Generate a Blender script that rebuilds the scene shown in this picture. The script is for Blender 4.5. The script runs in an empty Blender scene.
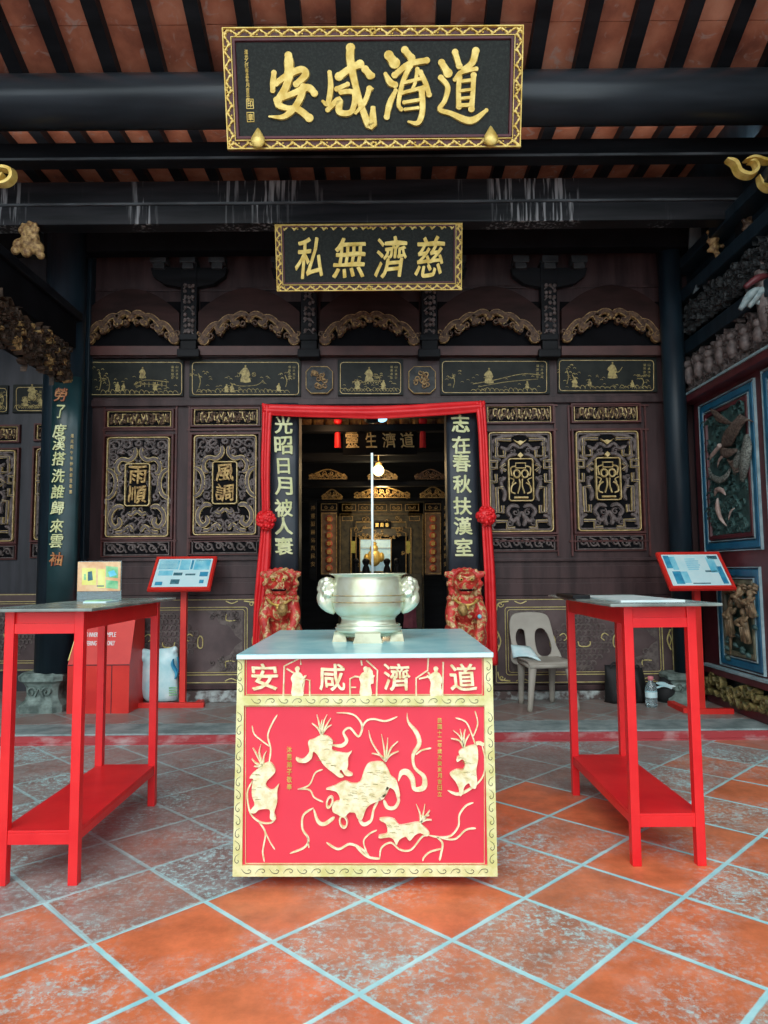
import bpy, bmesh, math, random
from mathutils import Vector, Matrix
PI = math.pi
col = bpy.context.scene.collection
rnd = random.Random(7)

# ------------------------------------------------------------------ camera model
H, FPX, PITCH, ROLL = 1.35, 715.0, 0.0823, -0.0083
Fw = Vector((0, math.cos(PITCH), math.sin(PITCH)))
_U = Vector((0, -math.sin(PITCH), math.cos(PITCH)))
_R = Vector((1, 0, 0))
Rt = _R * math.cos(ROLL) + _U * math.sin(ROLL)
Up = -_R * math.sin(ROLL) + _U * math.cos(ROLL)
EYE = Vector((0, 0, H))

def ray(px, py):
    return Fw + Rt * ((px - 384) / FPX) - Up * ((py - 512) / FPX)
def at(px, py, Y):
    """point of the plane y=Y measured from the photograph"""
    d = ray(px, py); return EYE + d * (Y / d.y)
def ground(px, py, z=0.0):
    d = ray(px, py); return EYE + d * ((z - H) / d.z)
def side(px, py, X):
    d = ray(px, py); return EYE + d * (X / d.x)
def rect(x0, y0, x1, y1, Y):
    """upright rectangle on plane y=Y: X0, Z0 (low), X1, Z1 (high)"""
    xm, ym = (x0 + x1) / 2, (y0 + y1) / 2
    return at(x0, ym, Y).x, at(xm, y1, Y).z, at(x1, ym, Y).x, at(xm, y0, Y).z

cam = bpy.data.cameras.new('camera'); co = bpy.data.objects.new('camera', cam); col.objects.link(co)
cam.sensor_fit = 'VERTICAL'; cam.sensor_height = 24.0; cam.lens = FPX / 1024 * 24.0
cam.clip_start = 0.05; cam.clip_end = 100
m3 = Matrix((Rt, Up, -Fw)).transposed()
co.matrix_world = Matrix.Translation(EYE) @ m3.to_4x4()
bpy.context.scene.camera = co

# ------------------------------------------------------------------ materials
def _nt(name):
    m = bpy.data.materials.new(name); m.use_nodes = True
    nt = m.node_tree; b = nt.nodes['Principled BSDF']
    return m, nt, b
def ramp(nt, src, stops):
    r = nt.nodes.new('ShaderNodeValToRGB'); e = r.color_ramp.elements
    while len(e) < len(stops): e.new(0.5)
    for k, (p, c) in enumerate(stops):
        e[k].position = p; e[k].color = (c[0], c[1], c[2], 1) if hasattr(c, '__len__') else (c, c, c, 1)
    nt.links.new(src, r.inputs[0]); return r.outputs[0]
def noise(nt, scale, detail=4, vec=None, stretch=None, rough=0.55, dist=0.0):
    n = nt.nodes.new('ShaderNodeTexNoise'); n.inputs['Scale'].default_value = scale
    n.inputs['Detail'].default_value = detail; n.inputs['Roughness'].default_value = rough
    n.inputs['Distortion'].default_value = dist
    g = nt.nodes.new('ShaderNodeNewGeometry'); src = vec or g.outputs['Position']
    if stretch:
        mp = nt.nodes.new('ShaderNodeMapping'); mp.inputs['Scale'].default_value = stretch
        nt.links.new(src, mp.inputs['Vector']); src = mp.outputs[0]
    nt.links.new(src, n.inputs['Vector']); return n.outputs[0]
def mixc(nt, f, a, b, mode='MIX'):
    m = nt.nodes.new('ShaderNodeMix'); m.data_type = 'RGBA'; m.blend_type = mode
    if isinstance(f, (int, float)): m.inputs[0].default_value = f
    else: nt.links.new(f, m.inputs[0])
    for s, v in ((6, a), (7, b)):
        if hasattr(v, '__len__'): m.inputs[s].default_value = (v[0], v[1], v[2], 1)
        else: nt.links.new(v, m.inputs[s])
    return m.outputs[2]
def math_(nt, op, a, b=None, c=None):
    m = nt.nodes.new('ShaderNodeMath'); m.operation = op
    for i, v in enumerate((a, b, c)):
        if v is None: continue
        if isinstance(v, (int, float)): m.inputs[i].default_value = v
        else: nt.links.new(v, m.inputs[i])
    return m.outputs[0]
def bump(nt, b, src, strength=0.3, dist=0.01):
    n = nt.nodes.new('ShaderNodeBump'); n.inputs['Strength'].default_value = strength
    n.inputs['Distance'].default_value = dist
    nt.links.new(src, n.inputs['Height']); nt.links.new(n.outputs[0], b.inputs['Normal'])
def mat(name, c, c2=None, rough=0.5, metal=0.0, scale=8, stretch=None, bmp=0.0, lo=0.35, hi=0.65, detail=5, spec=None, emit=None, es=0, bscale=None):
    m, nt, b = _nt(name)
    b.inputs['Roughness'].default_value = rough; b.inputs['Metallic'].default_value = metal
    if spec is not None: b.inputs['Specular IOR Level'].default_value = spec
    if c2 is not None:
        n = noise(nt, scale, detail, stretch=stretch)
        nt.links.new(ramp(nt, n, [(lo, c), (hi, c2)]), b.inputs['Base Color'])
        if bmp: bump(nt, b, noise(nt, bscale or scale * 3, 4, stretch=stretch), bmp, 0.01)
    else:
        b.inputs['Base Color'].default_value = (*c, 1)
        if bmp: bump(nt, b, noise(nt, bscale or scale * 3, 4, stretch=stretch), bmp, 0.01)
    if emit is not None:
        b.inputs['Emission Color'].default_value = (*emit, 1); b.inputs['Emission Strength'].default_value = es
    return m

M = {}
M['wood'] = mat('dark stained wood', (.030, .016, .017), (.072, .040, .041), .42, spec=.35, scale=3, stretch=(3, 3, .4), bmp=.15, bscale=14)
M['wood_red'] = mat('reddish brown wood', (.060, .014, .013), (.11, .028, .024), .45, scale=5, stretch=(1, 1, 3), bmp=.1)
M['wood_arch'] = mat('dull brown arch wood', (.020, .009, .008), (.045, .019, .017), .6, spec=.2, scale=4, stretch=(.5, 1, 2), bmp=.15)
M['black'] = mat('black lacquered wood', (.004, .0045, .006), (.012, .013, .016), .5, spec=.18, scale=4, stretch=(.3, 1, 3), bmp=.12)
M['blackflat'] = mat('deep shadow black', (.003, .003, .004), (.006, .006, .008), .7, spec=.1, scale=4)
M['bluewood_haze'] = mat('blue black wood with haze tint', (.006, .014, .022), (.014, .028, .040), .42, spec=.3, scale=3, stretch=(3, 3, .5), bmp=.15)  # blue is painted flare haze at right, own colour on the left column
M['lacquer'] = mat('black lacquer panel', (.007, .010, .009), (.018, .022, .018), .5, spec=.25, scale=9, bmp=.06)
M['gold'] = mat('bright gilt', (.62, .40, .07), (.90, .68, .22), .38, .35, scale=14, bmp=.25, bscale=30)
M['gold_dim'] = mat('aged gilt', (.16, .075, .022), (.60, .40, .14), .45, .25, scale=30, bmp=.3, lo=.3, hi=.62)
M['gold_line'] = mat('pale gilt line', (.45, .32, .11), (.80, .62, .30), .45, .15, scale=20)
M['panel_gold'] = mat('bright yellow gilt line', (.55, .46, .14), (.85, .76, .34), .5, .05, scale=20)
M['gold_paint'] = mat('dull gold paint', (.16, .12, .045), (.50, .40, .15), .5, .1, scale=40, lo=.3, hi=.6)
M['carve_grey'] = mat('weathered grey brown carving', (.05, .040, .038), (.21, .165, .155), .5, scale=26, bmp=.5, lo=.3, hi=.68)
M['carve_brown'] = mat('weathered brown gilt carving', (.035, .014, .010), (.20, .11, .055), .5, .1, scale=22, bmp=.5, lo=.35, hi=.7)
M['carve_gilt'] = mat('rubbed brown gilt', (.13, .055, .020), (.58, .38, .15), .5, .15, scale=34, bmp=.4, lo=.35, hi=.68)
M['frieze_brown'] = mat('dark brown carving', (.012, .008, .006), (.075, .040, .022), .55, scale=22, bmp=.5)
M['carve_dark'] = mat('blackened carving', (.010, .012, .014), (.045, .05, .052), .55, scale=18, bmp=.5)
M['panel_relief'] = mat('mauve brown relief wood', (.060, .038, .040), (.11, .075, .075), .5, scale=4, bmp=.2)
M['relief_grey'] = mat('dusty relief', (.085, .065, .062), (.17, .14, .13), .6, scale=22, bmp=.4)
M['red_paint'] = mat('gloss red paint', (.74, .008, .016), (.86, .022, .026), .36, scale=4, bmp=.05, bscale=20)
M['red_paint2'] = mat('worn red paint', (.62, .015, .012), (.76, .035, .022), .45, scale=3, bmp=.08)
M['red_altar'] = mat('altar crimson lacquer', (.76, .035, .075), (.82, .05, .09), .4, scale=2)
M['red_cloth'] = mat('red satin cloth', (.78, .010, .016), (.92, .025, .03), .42, scale=6, bmp=.08)
M['altar_gold'] = mat('pale greenish gold leaf', (.68, .68, .27), (.88, .90, .54), .5, .0, scale=16, bmp=.2, bscale=60)
M['altar_fig'] = mat('pale cream gold relief', (.74, .66, .32), (.97, .95, .68), .5, .0, scale=34, bmp=.5, bscale=60, lo=.3, hi=.6)
M['dark_line'] = mat('dark engraved line', (.05, .045, .03), None, .6)
M['marble'] = mat('pale blue marble', (.30, .68, .76), (.50, .86, .90), .22, scale=5, lo=.3, hi=.7)
M['marble_edge'] = mat('marble edge', (.62, .80, .82), (.8, .9, .9), .3, scale=9)
M['brass'] = mat('pale polished brass', (.66, .66, .46), (.80, .84, .70), .27, .55, scale=9, bmp=.12, bscale=22)
M['brass_dull'] = mat('dull pale brass', (.36, .34, .22), (.60, .60, .44), .45, .3, scale=9)
M['char_pale'] = mat('pale green gold lettering', (.62, .66, .30), (.85, .88, .52), .5, scale=9)
M['stone'] = mat('weathered grey green stone', (.08, .115, .105), (.27, .36, .33), .75, scale=10, bmp=.6)
M['stone_sill'] = mat('salt stained stone', (.10, .07, .065), (.45, .52, .52), .8, scale=12, bmp=.5, lo=.42, hi=.62)
M['plastic_grey'] = mat('grey beige plastic', (.31, .295, .25), (.40, .38, .33), .5, scale=3)
M['paper_cyan'] = mat('bluish white paper', (.50, .80, .85), (.75, .93, .95), .6, scale=9)
M['bag'] = mat('pale blue plastic bag', (.42, .74, .80), (.70, .92, .95), .35, scale=7, bmp=.5, bscale=9)
M['print_blue'] = mat('blue print', (.02, .22, .42), (.05, .40, .60), .5, scale=12)
M['print_cyan'] = mat('cyan print', (.12, .55, .75), (.35, .78, .90), .5, scale=10)
M['print_white'] = mat('printed sheet', (.55, .86, .92), (.72, .94, .97), .4, scale=6)
M['print_dark'] = mat('dark print', (.02, .10, .14), (.08, .25, .30), .5, scale=30)
M['print_yellow'] = mat('yellow print', (.75, .70, .12), (.85, .85, .35), .5, scale=12)
M['print_green'] = mat('green print', (.10, .45, .22), (.45, .75, .40), .5, scale=14)
M['print_orange'] = mat('orange cream print', (.72, .36, .18), (.85, .62, .36), .5, scale=14)
M['white'] = mat('white paint', (.8, .8, .8), None, .5)
M['black_cloth'] = mat('black nylon', (.004, .005, .006), (.013, .016, .018), .7, scale=6, bmp=.3)
M['steel_top'] = mat('dull green grey table top', (.13, .16, .15), (.30, .38, .36), .25, scale=5)
M['blue_trim'] = mat('deep blue trim', (.008, .10, .20), (.02, .17, .30), .4, scale=6)
M['pale_trim'] = mat('pale blue white trim line', (.20, .32, .36), (.36, .50, .54), .5, scale=9)
M['maroon'] = mat('maroon frame paint', (.070, .012, .018), (.13, .026, .032), .45, scale=5, bmp=.1)
M['sea'] = mat('teal painted wave relief', (.012, .040, .040), (.07, .15, .14), .5, scale=10, bmp=.5)
M['dragon'] = mat('brown scaled dragon relief', (.045, .028, .022), (.20, .15, .12), .5, scale=40, bmp=.8)
M['bone'] = mat('pale pink relief', (.30, .20, .17), (.55, .45, .40), .5, scale=12, bmp=.4)
M['bamboo'] = mat('ochre brown relief', (.10, .075, .04), (.34, .24, .14), .5, scale=14, bmp=.5)
M['ochre'] = mat('ochre green moulding', (.05, .05, .015), (.30, .24, .09), .5, scale=16, bmp=.5)
M['olive'] = mat('olive painted border', (.10, .10, .06), (.24, .24, .16), .5, scale=12)
def make_lion_mat():
    m, nt, b = _nt('red and gold painted lion stone'); b.inputs['Roughness'].default_value = .42
    base = ramp(nt, noise(nt, 11, 5), [(.35, (.42, .012, .010)), (.6, (.70, .06, .045))])
    msk = ramp(nt, noise(nt, 15, 4, dist=1.0), [(.50, 0), (.58, 1)])
    goldc = ramp(nt, noise(nt, 50, 3), [(.35, (.35, .16, .03)), (.6, (.80, .60, .30))])
    nt.links.new(mixc(nt, msk, base, goldc), b.inputs['Base Color'])
    bump(nt, b, noise(nt, 45, 4), .7, .01); return m
M['lion'] = make_lion_mat()
def glass_mat():
    m, nt, b = _nt('clear plastic'); b.inputs['Base Color'].default_value = (.75, .95, 1, 1)
    b.inputs['Roughness'].default_value = .08; b.inputs['Transmission Weight'].default_value = .85; return m
M['clear'] = glass_mat()
M['lamp_glow'] = mat('warm lamp glow', (1, .8, .45), None, .5, emit=(1, .78, .38), es=3.0)
M['screen_glow'] = mat('lit glass case', (.4, .6, .65), (.6, .8, .8), .3, scale=12, emit=(.42, .66, .72), es=.35)
M['cool_glow'] = mat('cool reflection glow', (.6, .9, 1), None, .5, emit=(.35, .75, 1), es=2.0)

def streak_beam_mat(sp=.2):
    m, nt, b = _nt('black beam with chalky drips'); b.inputs['Specular IOR Level'].default_value = sp; b.inputs['Roughness'].default_value = .45
    base = ramp(nt, noise(nt, 4, 4, stretch=(.3, 1, 3)), [(.35, (.008, .009, .011)), (.65, (.022, .022, .026))])
    s = ramp(nt, noise(nt, 30, 3, stretch=(1, 1, .06)), [(.52, 0), (.62, .8)])
    z = ramp(nt, noise(nt, 1.3, 2, stretch=(1, 1, .2)), [(.50, 0), (.58, 1)])
    k = math_(nt, 'MULTIPLY', s, z)
    nt.links.new(mixc(nt, k, base, (.34, .34, .35)), b.inputs['Base Color']); return m
M['beam_streak'] = streak_beam_mat()
def roof_tile_mat():
    m, nt, b = _nt('terracotta ceiling tile'); b.inputs['Roughness'].default_value = .8
    base = ramp(nt, noise(nt, 2.6, 6), [(.3, (.17, .048, .028)), (.5, (.40, .13, .070)), (.72, (.55, .23, .14))])
    st = ramp(nt, noise(nt, 7, 5, dist=1.5), [(.58, 0), (.70, .7)])
    nt.links.new(mixc(nt, st, base, (.40, .28, .24)), b.inputs['Base Color'])
    bump(nt, b, noise(nt, 20, 4), .4, .01); return m
M['roof_tile'] = roof_tile_mat()

def floor_mat(raised=False):
    m, nt, b = _nt('salt bloomed terracotta floor tiles' + (' raised' if raised else ''))
    th, s, ox, oy = .7868, .5181 * .9, -2.3022 * .9, 3.406 * .9
    g = nt.nodes.new('ShaderNodeNewGeometry')
    sp = nt.nodes.new('ShaderNodeSeparateXYZ'); nt.links.new(g.outputs['Position'], sp.inputs[0])
    x, y = sp.outputs[0], sp.outputs[1]
    xo = math_(nt, 'SUBTRACT', x, ox); yo = math_(nt, 'SUBTRACT', y, oy)
    c, sn = math.cos(th) / s, math.sin(th) / s
    a = math_(nt, 'ADD', math_(nt, 'MULTIPLY', xo, c), math_(nt, 'MULTIPLY', yo, sn))
    d = math_(nt, 'SUBTRACT', math_(nt, 'MULTIPLY', xo, sn), math_(nt, 'MULTIPLY', yo, c))
    fa, fd = math_(nt, 'FLOOR', a), math_(nt, 'FLOOR', d)
    da = math_(nt, 'ABSOLUTE', math_(nt, 'SUBTRACT', math_(nt, 'SUBTRACT', a, fa), .5))
    dd = math_(nt, 'ABSOLUTE', math_(nt, 'SUBTRACT', math_(nt, 'SUBTRACT', d, fd), .5))
    edge = math_(nt, 'MAXIMUM', da, dd)
    wob = math_(nt, 'MULTIPLY', math_(nt, 'SUBTRACT', noise(nt, 9, 4), .5), .022)
    edge = math_(nt, 'ADD', edge, wob)
    grout = ramp(nt, edge, [(.473, 0), (.482, 1)])
    halo = ramp(nt, edge, [(.40, 0), (.485, 1)])
    cb = nt.nodes.new('ShaderNodeCombineXYZ'); nt.links.new(fa, cb.inputs[0]); nt.links.new(fd, cb.inputs[1])
    wn = nt.nodes.new('ShaderNodeTexWhiteNoise'); wn.noise_dimensions = '3D'; nt.links.new(cb.outputs[0], wn.inputs[0])
    r1 = wn.outputs['Value']
    # tile centre in world terms (for the greyer, dustier tiles towards the back left)
    ca, cd = math_(nt, 'ADD', fa, .5), math_(nt, 'ADD', fd, .5)
    tx = math_(nt, 'ADD', math_(nt, 'MULTIPLY', math_(nt, 'ADD', math_(nt, 'MULTIPLY', ca, math.cos(th)), math_(nt, 'MULTIPLY', cd, math.sin(th))), s), ox)
    ty = math_(nt, 'ADD', math_(nt, 'MULTIPLY', math_(nt, 'SUBTRACT', math_(nt, 'MULTIPLY', ca, math.sin(th)), math_(nt, 'MULTIPLY', cd, math.cos(th))), s), oy)
    k = math_(nt, 'SUBTRACT', ty, math_(nt, 'MULTIPLY', tx, .62))
    k = math_(nt, 'ADD', k, math_(nt, 'MULTIPLY', math_(nt, 'SUBTRACT', r1, .5), .9))
    k = math_(nt, 'ADD', k, math_(nt, 'MULTIPLY', math_(nt, 'SUBTRACT', noise(nt, 2.2, 3), .5), 1.0))
    grey = math_(nt, 'MULTIPLY', math_(nt, 'SUBTRACT', k, 3.35), 1.25)
    grey = ramp(nt, grey, [(0, 0), (1, 1)])
    clay = ramp(nt, r1, [(0, (.82, .215, .085)), (.5, (.78, .235, .10)), (.8, (.64, .26, .14)), (1, (.56, .26, .16))])
    var = ramp(nt, noise(nt, 5, 6, rough=.65), [(.25, .55), (.75, 1.25)])
    clay = mixc(nt, 1.0, clay, var, 'MULTIPLY')
    gcol = ramp(nt, noise(nt, 7, 6, rough=.7), [(.3, (.16, .115, .105)), (.52, (.26, .235, .23)), (.72, (.34, .36, .36))])
    clay = mixc(nt, math_(nt, 'MULTIPLY', grey, .85), clay, gcol)
    # salt bloom
    patch = ramp(nt, noise(nt, 1.5, 3, rough=.5), [(.46, 0), (.66, 1)])
    pert = math_(nt, 'ADD', patch, math_(nt, 'MULTIPLY', ramp(nt, r1, [(.62, 0), (.8, .75)]), 1.0))
    pert = math_(nt, 'ADD', pert, math_(nt, 'ADD', math_(nt, 'MULTIPLY', halo, .22), math_(nt, 'MULTIPLY', grey, .42)))
    speck = ramp(nt, noise(nt, 34, 5, rough=.8), [(.50, 0), (.60, 1)])
    soft = ramp(nt, noise(nt, 6, 6, rough=.8, dist=.8), [(.48, 0), (.72, .75)])
    bl = math_(nt, 'MULTIPLY', math_(nt, 'ADD', math_(nt, 'MULTIPLY', speck, .62), math_(nt, 'MULTIPLY', soft, .7)), pert)
    bl = math_(nt, 'MINIMUM', bl, .85)
    colr = mixc(nt, bl, clay, (.48, .80, .83))
    gr = mixc(nt, ramp(nt, noise(nt, 6, 4), [(.35, 0), (.65, 1)]), (.32, .76, .82), (.56, .93, .96))
    gk = math_(nt, 'MULTIPLY', grout, math_(nt, 'SUBTRACT', 1.0, math_(nt, 'MULTIPLY', grey, .55)))
    colr = mixc(nt, gk, colr, gr)
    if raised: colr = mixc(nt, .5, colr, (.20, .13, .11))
    nt.links.new(colr, b.inputs['Base Color'])
    nt.links.new(ramp(nt, bl, [(0, .36), (.6, .7)]), b.inputs['Roughness'])
    hgt = math_(nt, 'SUBTRACT', math_(nt, 'MULTIPLY', noise(nt, 30, 4), .25), math_(nt, 'MULTIPLY', grout, .6))
    bump(nt, b, hgt, .35, .006)
    return m
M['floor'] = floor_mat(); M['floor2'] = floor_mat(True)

# ------------------------------------------------------------------ mesh building
def smooth_path(pts, n=6, closed=False):
    """Catmull-Rom through tuples of any length"""
    if len(pts) < 3 or n <= 1: return [tuple(p) for p in pts]
    out = []; L = len(pts); rng = L if closed else L - 1
    g = lambda i: pts[i % L] if closed else pts[max(0, min(L - 1, i))]
    for i in range(rng):
        p0, p1, p2, p3 = g(i - 1), g(i), g(i + 1), g(i + 2)
        for k in range(n):
            t = k / n
            out.append(tuple(.5 * (2 * b + (c - a) * t + (2 * a - 5 * b + 4 * c - d) * t * t + (3 * b - a - 3 * c + d) * t ** 3)
                             for a, b, c, d in zip(p0, p1, p2, p3)))
    if not closed: out.append(tuple(pts[-1]))
    return out

class Surf:
    """a drawing surface: o + a*u + b*v, n towards the viewer, unit size s metres"""
    def __init__(s, o, u, v, n, k=1.0):
        s.o, s.u, s.v, s.n, s.k = Vector(o), Vector(u), Vector(v), Vector(n), k
    def __call__(s, p, h=0.0):
        return s.o + s.u * (p[0] * s.k) + s.v * (p[1] * s.k) + s.n * h
class Photo:
    """the upright plane y=Y, addressed by positions measured in the photograph (1 unit = 1 px there)"""
    def __init__(s, Y): s.Y = Y; s.k = Y / FPX; s.n = Vector((0, -1, 0))
    def __call__(s, p, h=0.0): return at(p[0], p[1], s.Y) + s.n * h
class PhotoSide:
    def __init__(s, X, sgn, k): s.X = X; s.k = k; s.n = Vector((sgn, 0, 0))
    def __call__(s, p, h=0.0): return side(p[0], p[1], s.X) + s.n * h

class MB:
    def __init__(s): s.v = []; s.f = []; s.sm = []
    def add(s, vs, fs, smooth=False):
        b = len(s.v); s.v += [tuple(v) for v in vs]; s.f += [tuple(b + i for i in f) for f in fs]; s.sm += [smooth] * len(fs); return s
    def box(s, x0, y0, z0, x1, y1, z1, bev=0.0):
        if x0 > x1: x0, x1 = x1, x0
        if y0 > y1: y0, y1 = y1, y0
        if z0 > z1: z0, z1 = z1, z0
        b = min(bev, (x1 - x0) * .45, (y1 - y0) * .45, (z1 - z0) * .45)
        if b <= 0:
            v = [(x, y, z) for z in (z0, z1) for y in (y0, y1) for x in (x0, x1)]
            return s.add(v, [(0, 2, 3, 1), (4, 5, 7, 6), (0, 1, 5, 4), (1, 3, 7, 5), (3, 2, 6, 7), (2, 0, 4, 6)])
        bm = bmesh.new(); bmesh.ops.create_cube(bm, size=1)
        for v in bm.verts: v.co = Vector((x0 + (v.co.x + .5) * (x1 - x0), y0 + (v.co.y + .5) * (y1 - y0), z0 + (v.co.z + .5) * (z1 - z0)))
        bmesh.ops.bevel(bm, geom=bm.edges[:], offset=b, segments=2, profile=.6, affect='EDGES')
        s.bm(bm); return s
    def bm(s, bm, smooth=False):
        bm.verts.index_update(); s.add([v.co.copy() for v in bm.verts], [[v.index for v in f.verts] for f in bm.faces], smooth); bm.free()
    def beam(s, a, b, w, h, up=(0, 0, 1)):
        """rectangular bar from a to b"""
        a, b = Vector(a), Vector(b); d = (b - a).normalized(); up = Vector(up)
        r = d.cross(up)
        if r.length < 1e-4: r = d.cross(Vector((0, 1, 0)))
        r.normalize(); u = r.cross(d)
        vs = [p + r * (sx * w / 2) + u * (sy * h / 2) for p in (a, b) for sx, sy in ((-1, -1), (1, -1), (1, 1), (-1, 1))]
        return s.add(vs, [(3, 2, 1, 0), (4, 5, 6, 7), (0, 1, 5, 4), (1, 2, 6, 5), (2, 3, 7, 6), (3, 0, 4, 7)])
    def tube(s, pts, r, seg=8, n=4, cap=True, flat=None):
        """round bar through points; r a number or list; flat=(dir,factor) squashes along dir"""
        P = [Vector(p) for p in pts]; R = list(r) if hasattr(r, '__len__') else [r] * len(P)
        if n > 1 and len(P) > 2:
            q = smooth_path([(*p, rr) for p, rr in zip(P, R)], n); P = [Vector(t[:3]) for t in q]; R = [max(1e-4, t[3]) for t in q]
        vs = []; nrm = None
        for i, p in enumerate(P):
            t = (P[min(i + 1, len(P) - 1)] - P[max(i - 1, 0)])
            if t.length < 1e-9: t = Vector((0, 0, 1))
            t.normalize()
            if nrm is None:
                nrm = t.cross(Vector((0, 0, 1)))
                if nrm.length < .1: nrm = t.cross(Vector((0, 1, 0)))
            nrm = nrm - t * nrm.dot(t)
            if nrm.length < 1e-6: nrm = t.orthogonal()
            nrm.normalize(); bn = t.cross(nrm)
            for k in range(seg):
                a = 2 * PI * k / seg; o = (nrm * math.cos(a) + bn * math.sin(a)) * R[i]
                if flat: fd = flat[0]; o = o - fd * (o.dot(fd) * (1 - flat[1]))
                vs.append(p + o)
        fs = [(i * seg + k, i * seg + (k + 1) % seg, (i + 1) * seg + (k + 1) % seg, (i + 1) * seg + k) for i in range(len(P) - 1) for k in range(seg)]
        if cap: fs += [tuple(reversed(range(seg))), tuple((len(P) - 1) * seg + k for k in range(seg))]
        return s.add(vs, fs, True)
    def lathe(s, prof, c, seg=32, sx=1, sy=1, cap=True, axis='z'):
        vs = []; c = Vector(c)
        for r, z in prof:
            for k in range(seg):
                a = 2 * PI * k / seg; q = (r * sx * math.cos(a), r * sy * math.sin(a), z)
                if axis == 'y': q = (q[0], q[2], q[1])
                if axis == 'x': q = (q[2], q[0], q[1])
                vs.append(c + Vector(q))
        n = len(prof)
        fs = [(i * seg + k, i * seg + (k + 1) % seg, (i + 1) * seg + (k + 1) % seg, (i + 1) * seg + k) for i in range(n - 1) for k in range(seg)]
        if cap: fs += [tuple(reversed(range(seg))), tuple((n - 1) * seg + k for k in range(seg))]
        return s.add(vs, fs, True)
    def ball(s, c, r, seg=12, rings=8, rot=None):
        rx, ry, rz = r if hasattr(r, '__len__') else (r, r, r); c = Vector(c)
        vs = []
        for i in range(rings + 1):
            t = PI * i / rings
            for k in range(seg):
                a = 2 * PI * k / seg
                q = Vector((rx * math.sin(t) * math.cos(a), ry * math.sin(t) * math.sin(a), rz * math.cos(t)))
                if rot: q = rot @ q
                vs.append(c + q)
        fs = [(i * seg + k, (i + 1) * seg + k, (i + 1) * seg + (k + 1) % seg, i * seg + (k + 1) % seg) for i in range(rings) for k in range(seg)]
        return s.add(vs, fs, True)
    def poly(s, S, pts, h0=0.0, h1=0.01, n=1):
        """filled outline raised from h0 to h1 on surface S"""
        pts = smooth_path(pts, n, True) if n > 1 else pts
        bm = bmesh.new(); L = len(pts)
        top = [bm.verts.new(S(p, h1)) for p in pts]; bot = [bm.verts.new(S(p, h0)) for p in pts]
        try:
            f = bm.faces.new(top); bm.normal_update()
            if f.normal.dot(S.n) < 0: f.normal_flip()
        except ValueError: pass
        for i in range(L): bm.faces.new((top[i], bot[i], bot[(i + 1) % L], top[(i + 1) % L]))
        bmesh.ops.triangulate(bm, faces=[f for f in bm.faces if len(f.verts) > 4])
        s.bm(bm); return s
    def stroke(s, S, pts, w, h0=0.0, h1=0.008, n=5, taper=0.0, closed=False, top=.5):
        """raised ribbon along pts (surface units); w width in surface units, number or list; taper>0 thins the ends"""
        W = list(w) if hasattr(w, '__len__') else [w] * len(pts)
        if len(pts) == 2 and taper and not closed:
            pts = [tuple(a + (b - a) * t / 6 for a, b in zip(pts[0], pts[1])) for t in range(7)]; W = [W[0] + (W[1] - W[0]) * t / 6 for t in range(7)]
        q = smooth_path([(p[0], p[1], ww) for p, ww in zip(pts, W)], n, closed)
        L = len(q); vs = []
        for i, (x, y, ww) in enumerate(q):
            if closed: a, b = q[i - 1], q[(i + 1) % L]
            else: a, b = q[max(0, i - 1)], q[min(L - 1, i + 1)]
            dx, dy = b[0] - a[0], b[1] - a[1]; l = math.hypot(dx, dy) or 1; nx, ny = -dy / l, dx / l
            if taper and not closed:
                t = i / (L - 1); e = min(t, 1 - t) / taper
                ww *= max(.12, min(1, math.sqrt(max(0, e))))
            hw = abs(ww) / 2
            for kk, hh in ((-1, h0), (-top, h1), (top, h1), (1, h0)):
                vs.append(S((x + nx * hw * kk, y + ny * hw * kk), hh))
        rng = L if closed else L - 1
        fs = [(i * 4 + k, i * 4 + k + 1, ((i + 1) % L) * 4 + k + 1, ((i + 1) % L) * 4 + k) for i in range(rng) for k in range(3)]
        if not closed: fs += [(0, 3, 2, 1), ((L - 1) * 4, (L - 1) * 4 + 1, (L - 1) * 4 + 2, (L - 1) * 4 + 3)]
        return s.add(vs, fs)
    def rrect(s, S, x0, y0, x1, y1, w, h0=0, h1=.01, r=0.0, notch=False):
        if r <= 0: pts = [(x0, y0), (x1, y0), (x1, y1), (x0, y1)]
        elif notch:
            pts = [(x0 + r, y0), (x1 - r, y0), (x1 - r, y0 + r), (x1, y0 + r), (x1, y1 - r), (x1 - r, y1 - r), (x1 - r, y1), (x0 + r, y1), (x0 + r, y1 - r), (x0, y1 - r), (x0, y0 + r), (x0 + r, y0 + r)]
            if y1 < y0: pts = [(a, b) for a, b in pts]
        else:
            sg = 1 if y1 > y0 else -1; pts = []
            for cx, cy, a0 in ((x1 - r, y1 - sg * r, 0), (x0 + r, y1 - sg * r, 90), (x0 + r, y0 + sg * r, 180), (x1 - r, y0 + sg * r, 270)):
                for k in range(4):
                    a = math.radians(a0 + k * 30); pts.append((cx + r * math.cos(a), cy + sg * r * math.sin(a)))
        # mitred ring
        L = len(pts); vs = []
        cx, cy = (x0 + x1) / 2, (y0 + y1) / 2
        def inset(d):
            out = []
            for i in range(L):
                a, b, c = pts[i - 1], pts[i], pts[(i + 1) % L]
                e1 = Vector((b[0] - a[0], b[1] - a[1])).normalized(); e2 = Vector((c[0] - b[0], c[1] - b[1])).normalized()
                n1 = Vector((-e1.y, e1.x)); n2 = Vector((-e2.y, e2.x)); mm = n1 + n2
                mm = mm / max(.3, mm.length_squared) * 2 if mm.length > 1e-6 else n1
                out.append((b[0] + mm.x * d, b[1] + mm.y * d))
            return out
        ar = sum(pts[i - 1][0] * pts[i][1] - pts[i][0] * pts[i - 1][1] for i in range(L))
        sg = 1 if ar > 0 else -1
        A, B, C, D = inset(0), inset(sg * w * .2), inset(sg * w * .8), inset(sg * w)
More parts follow.
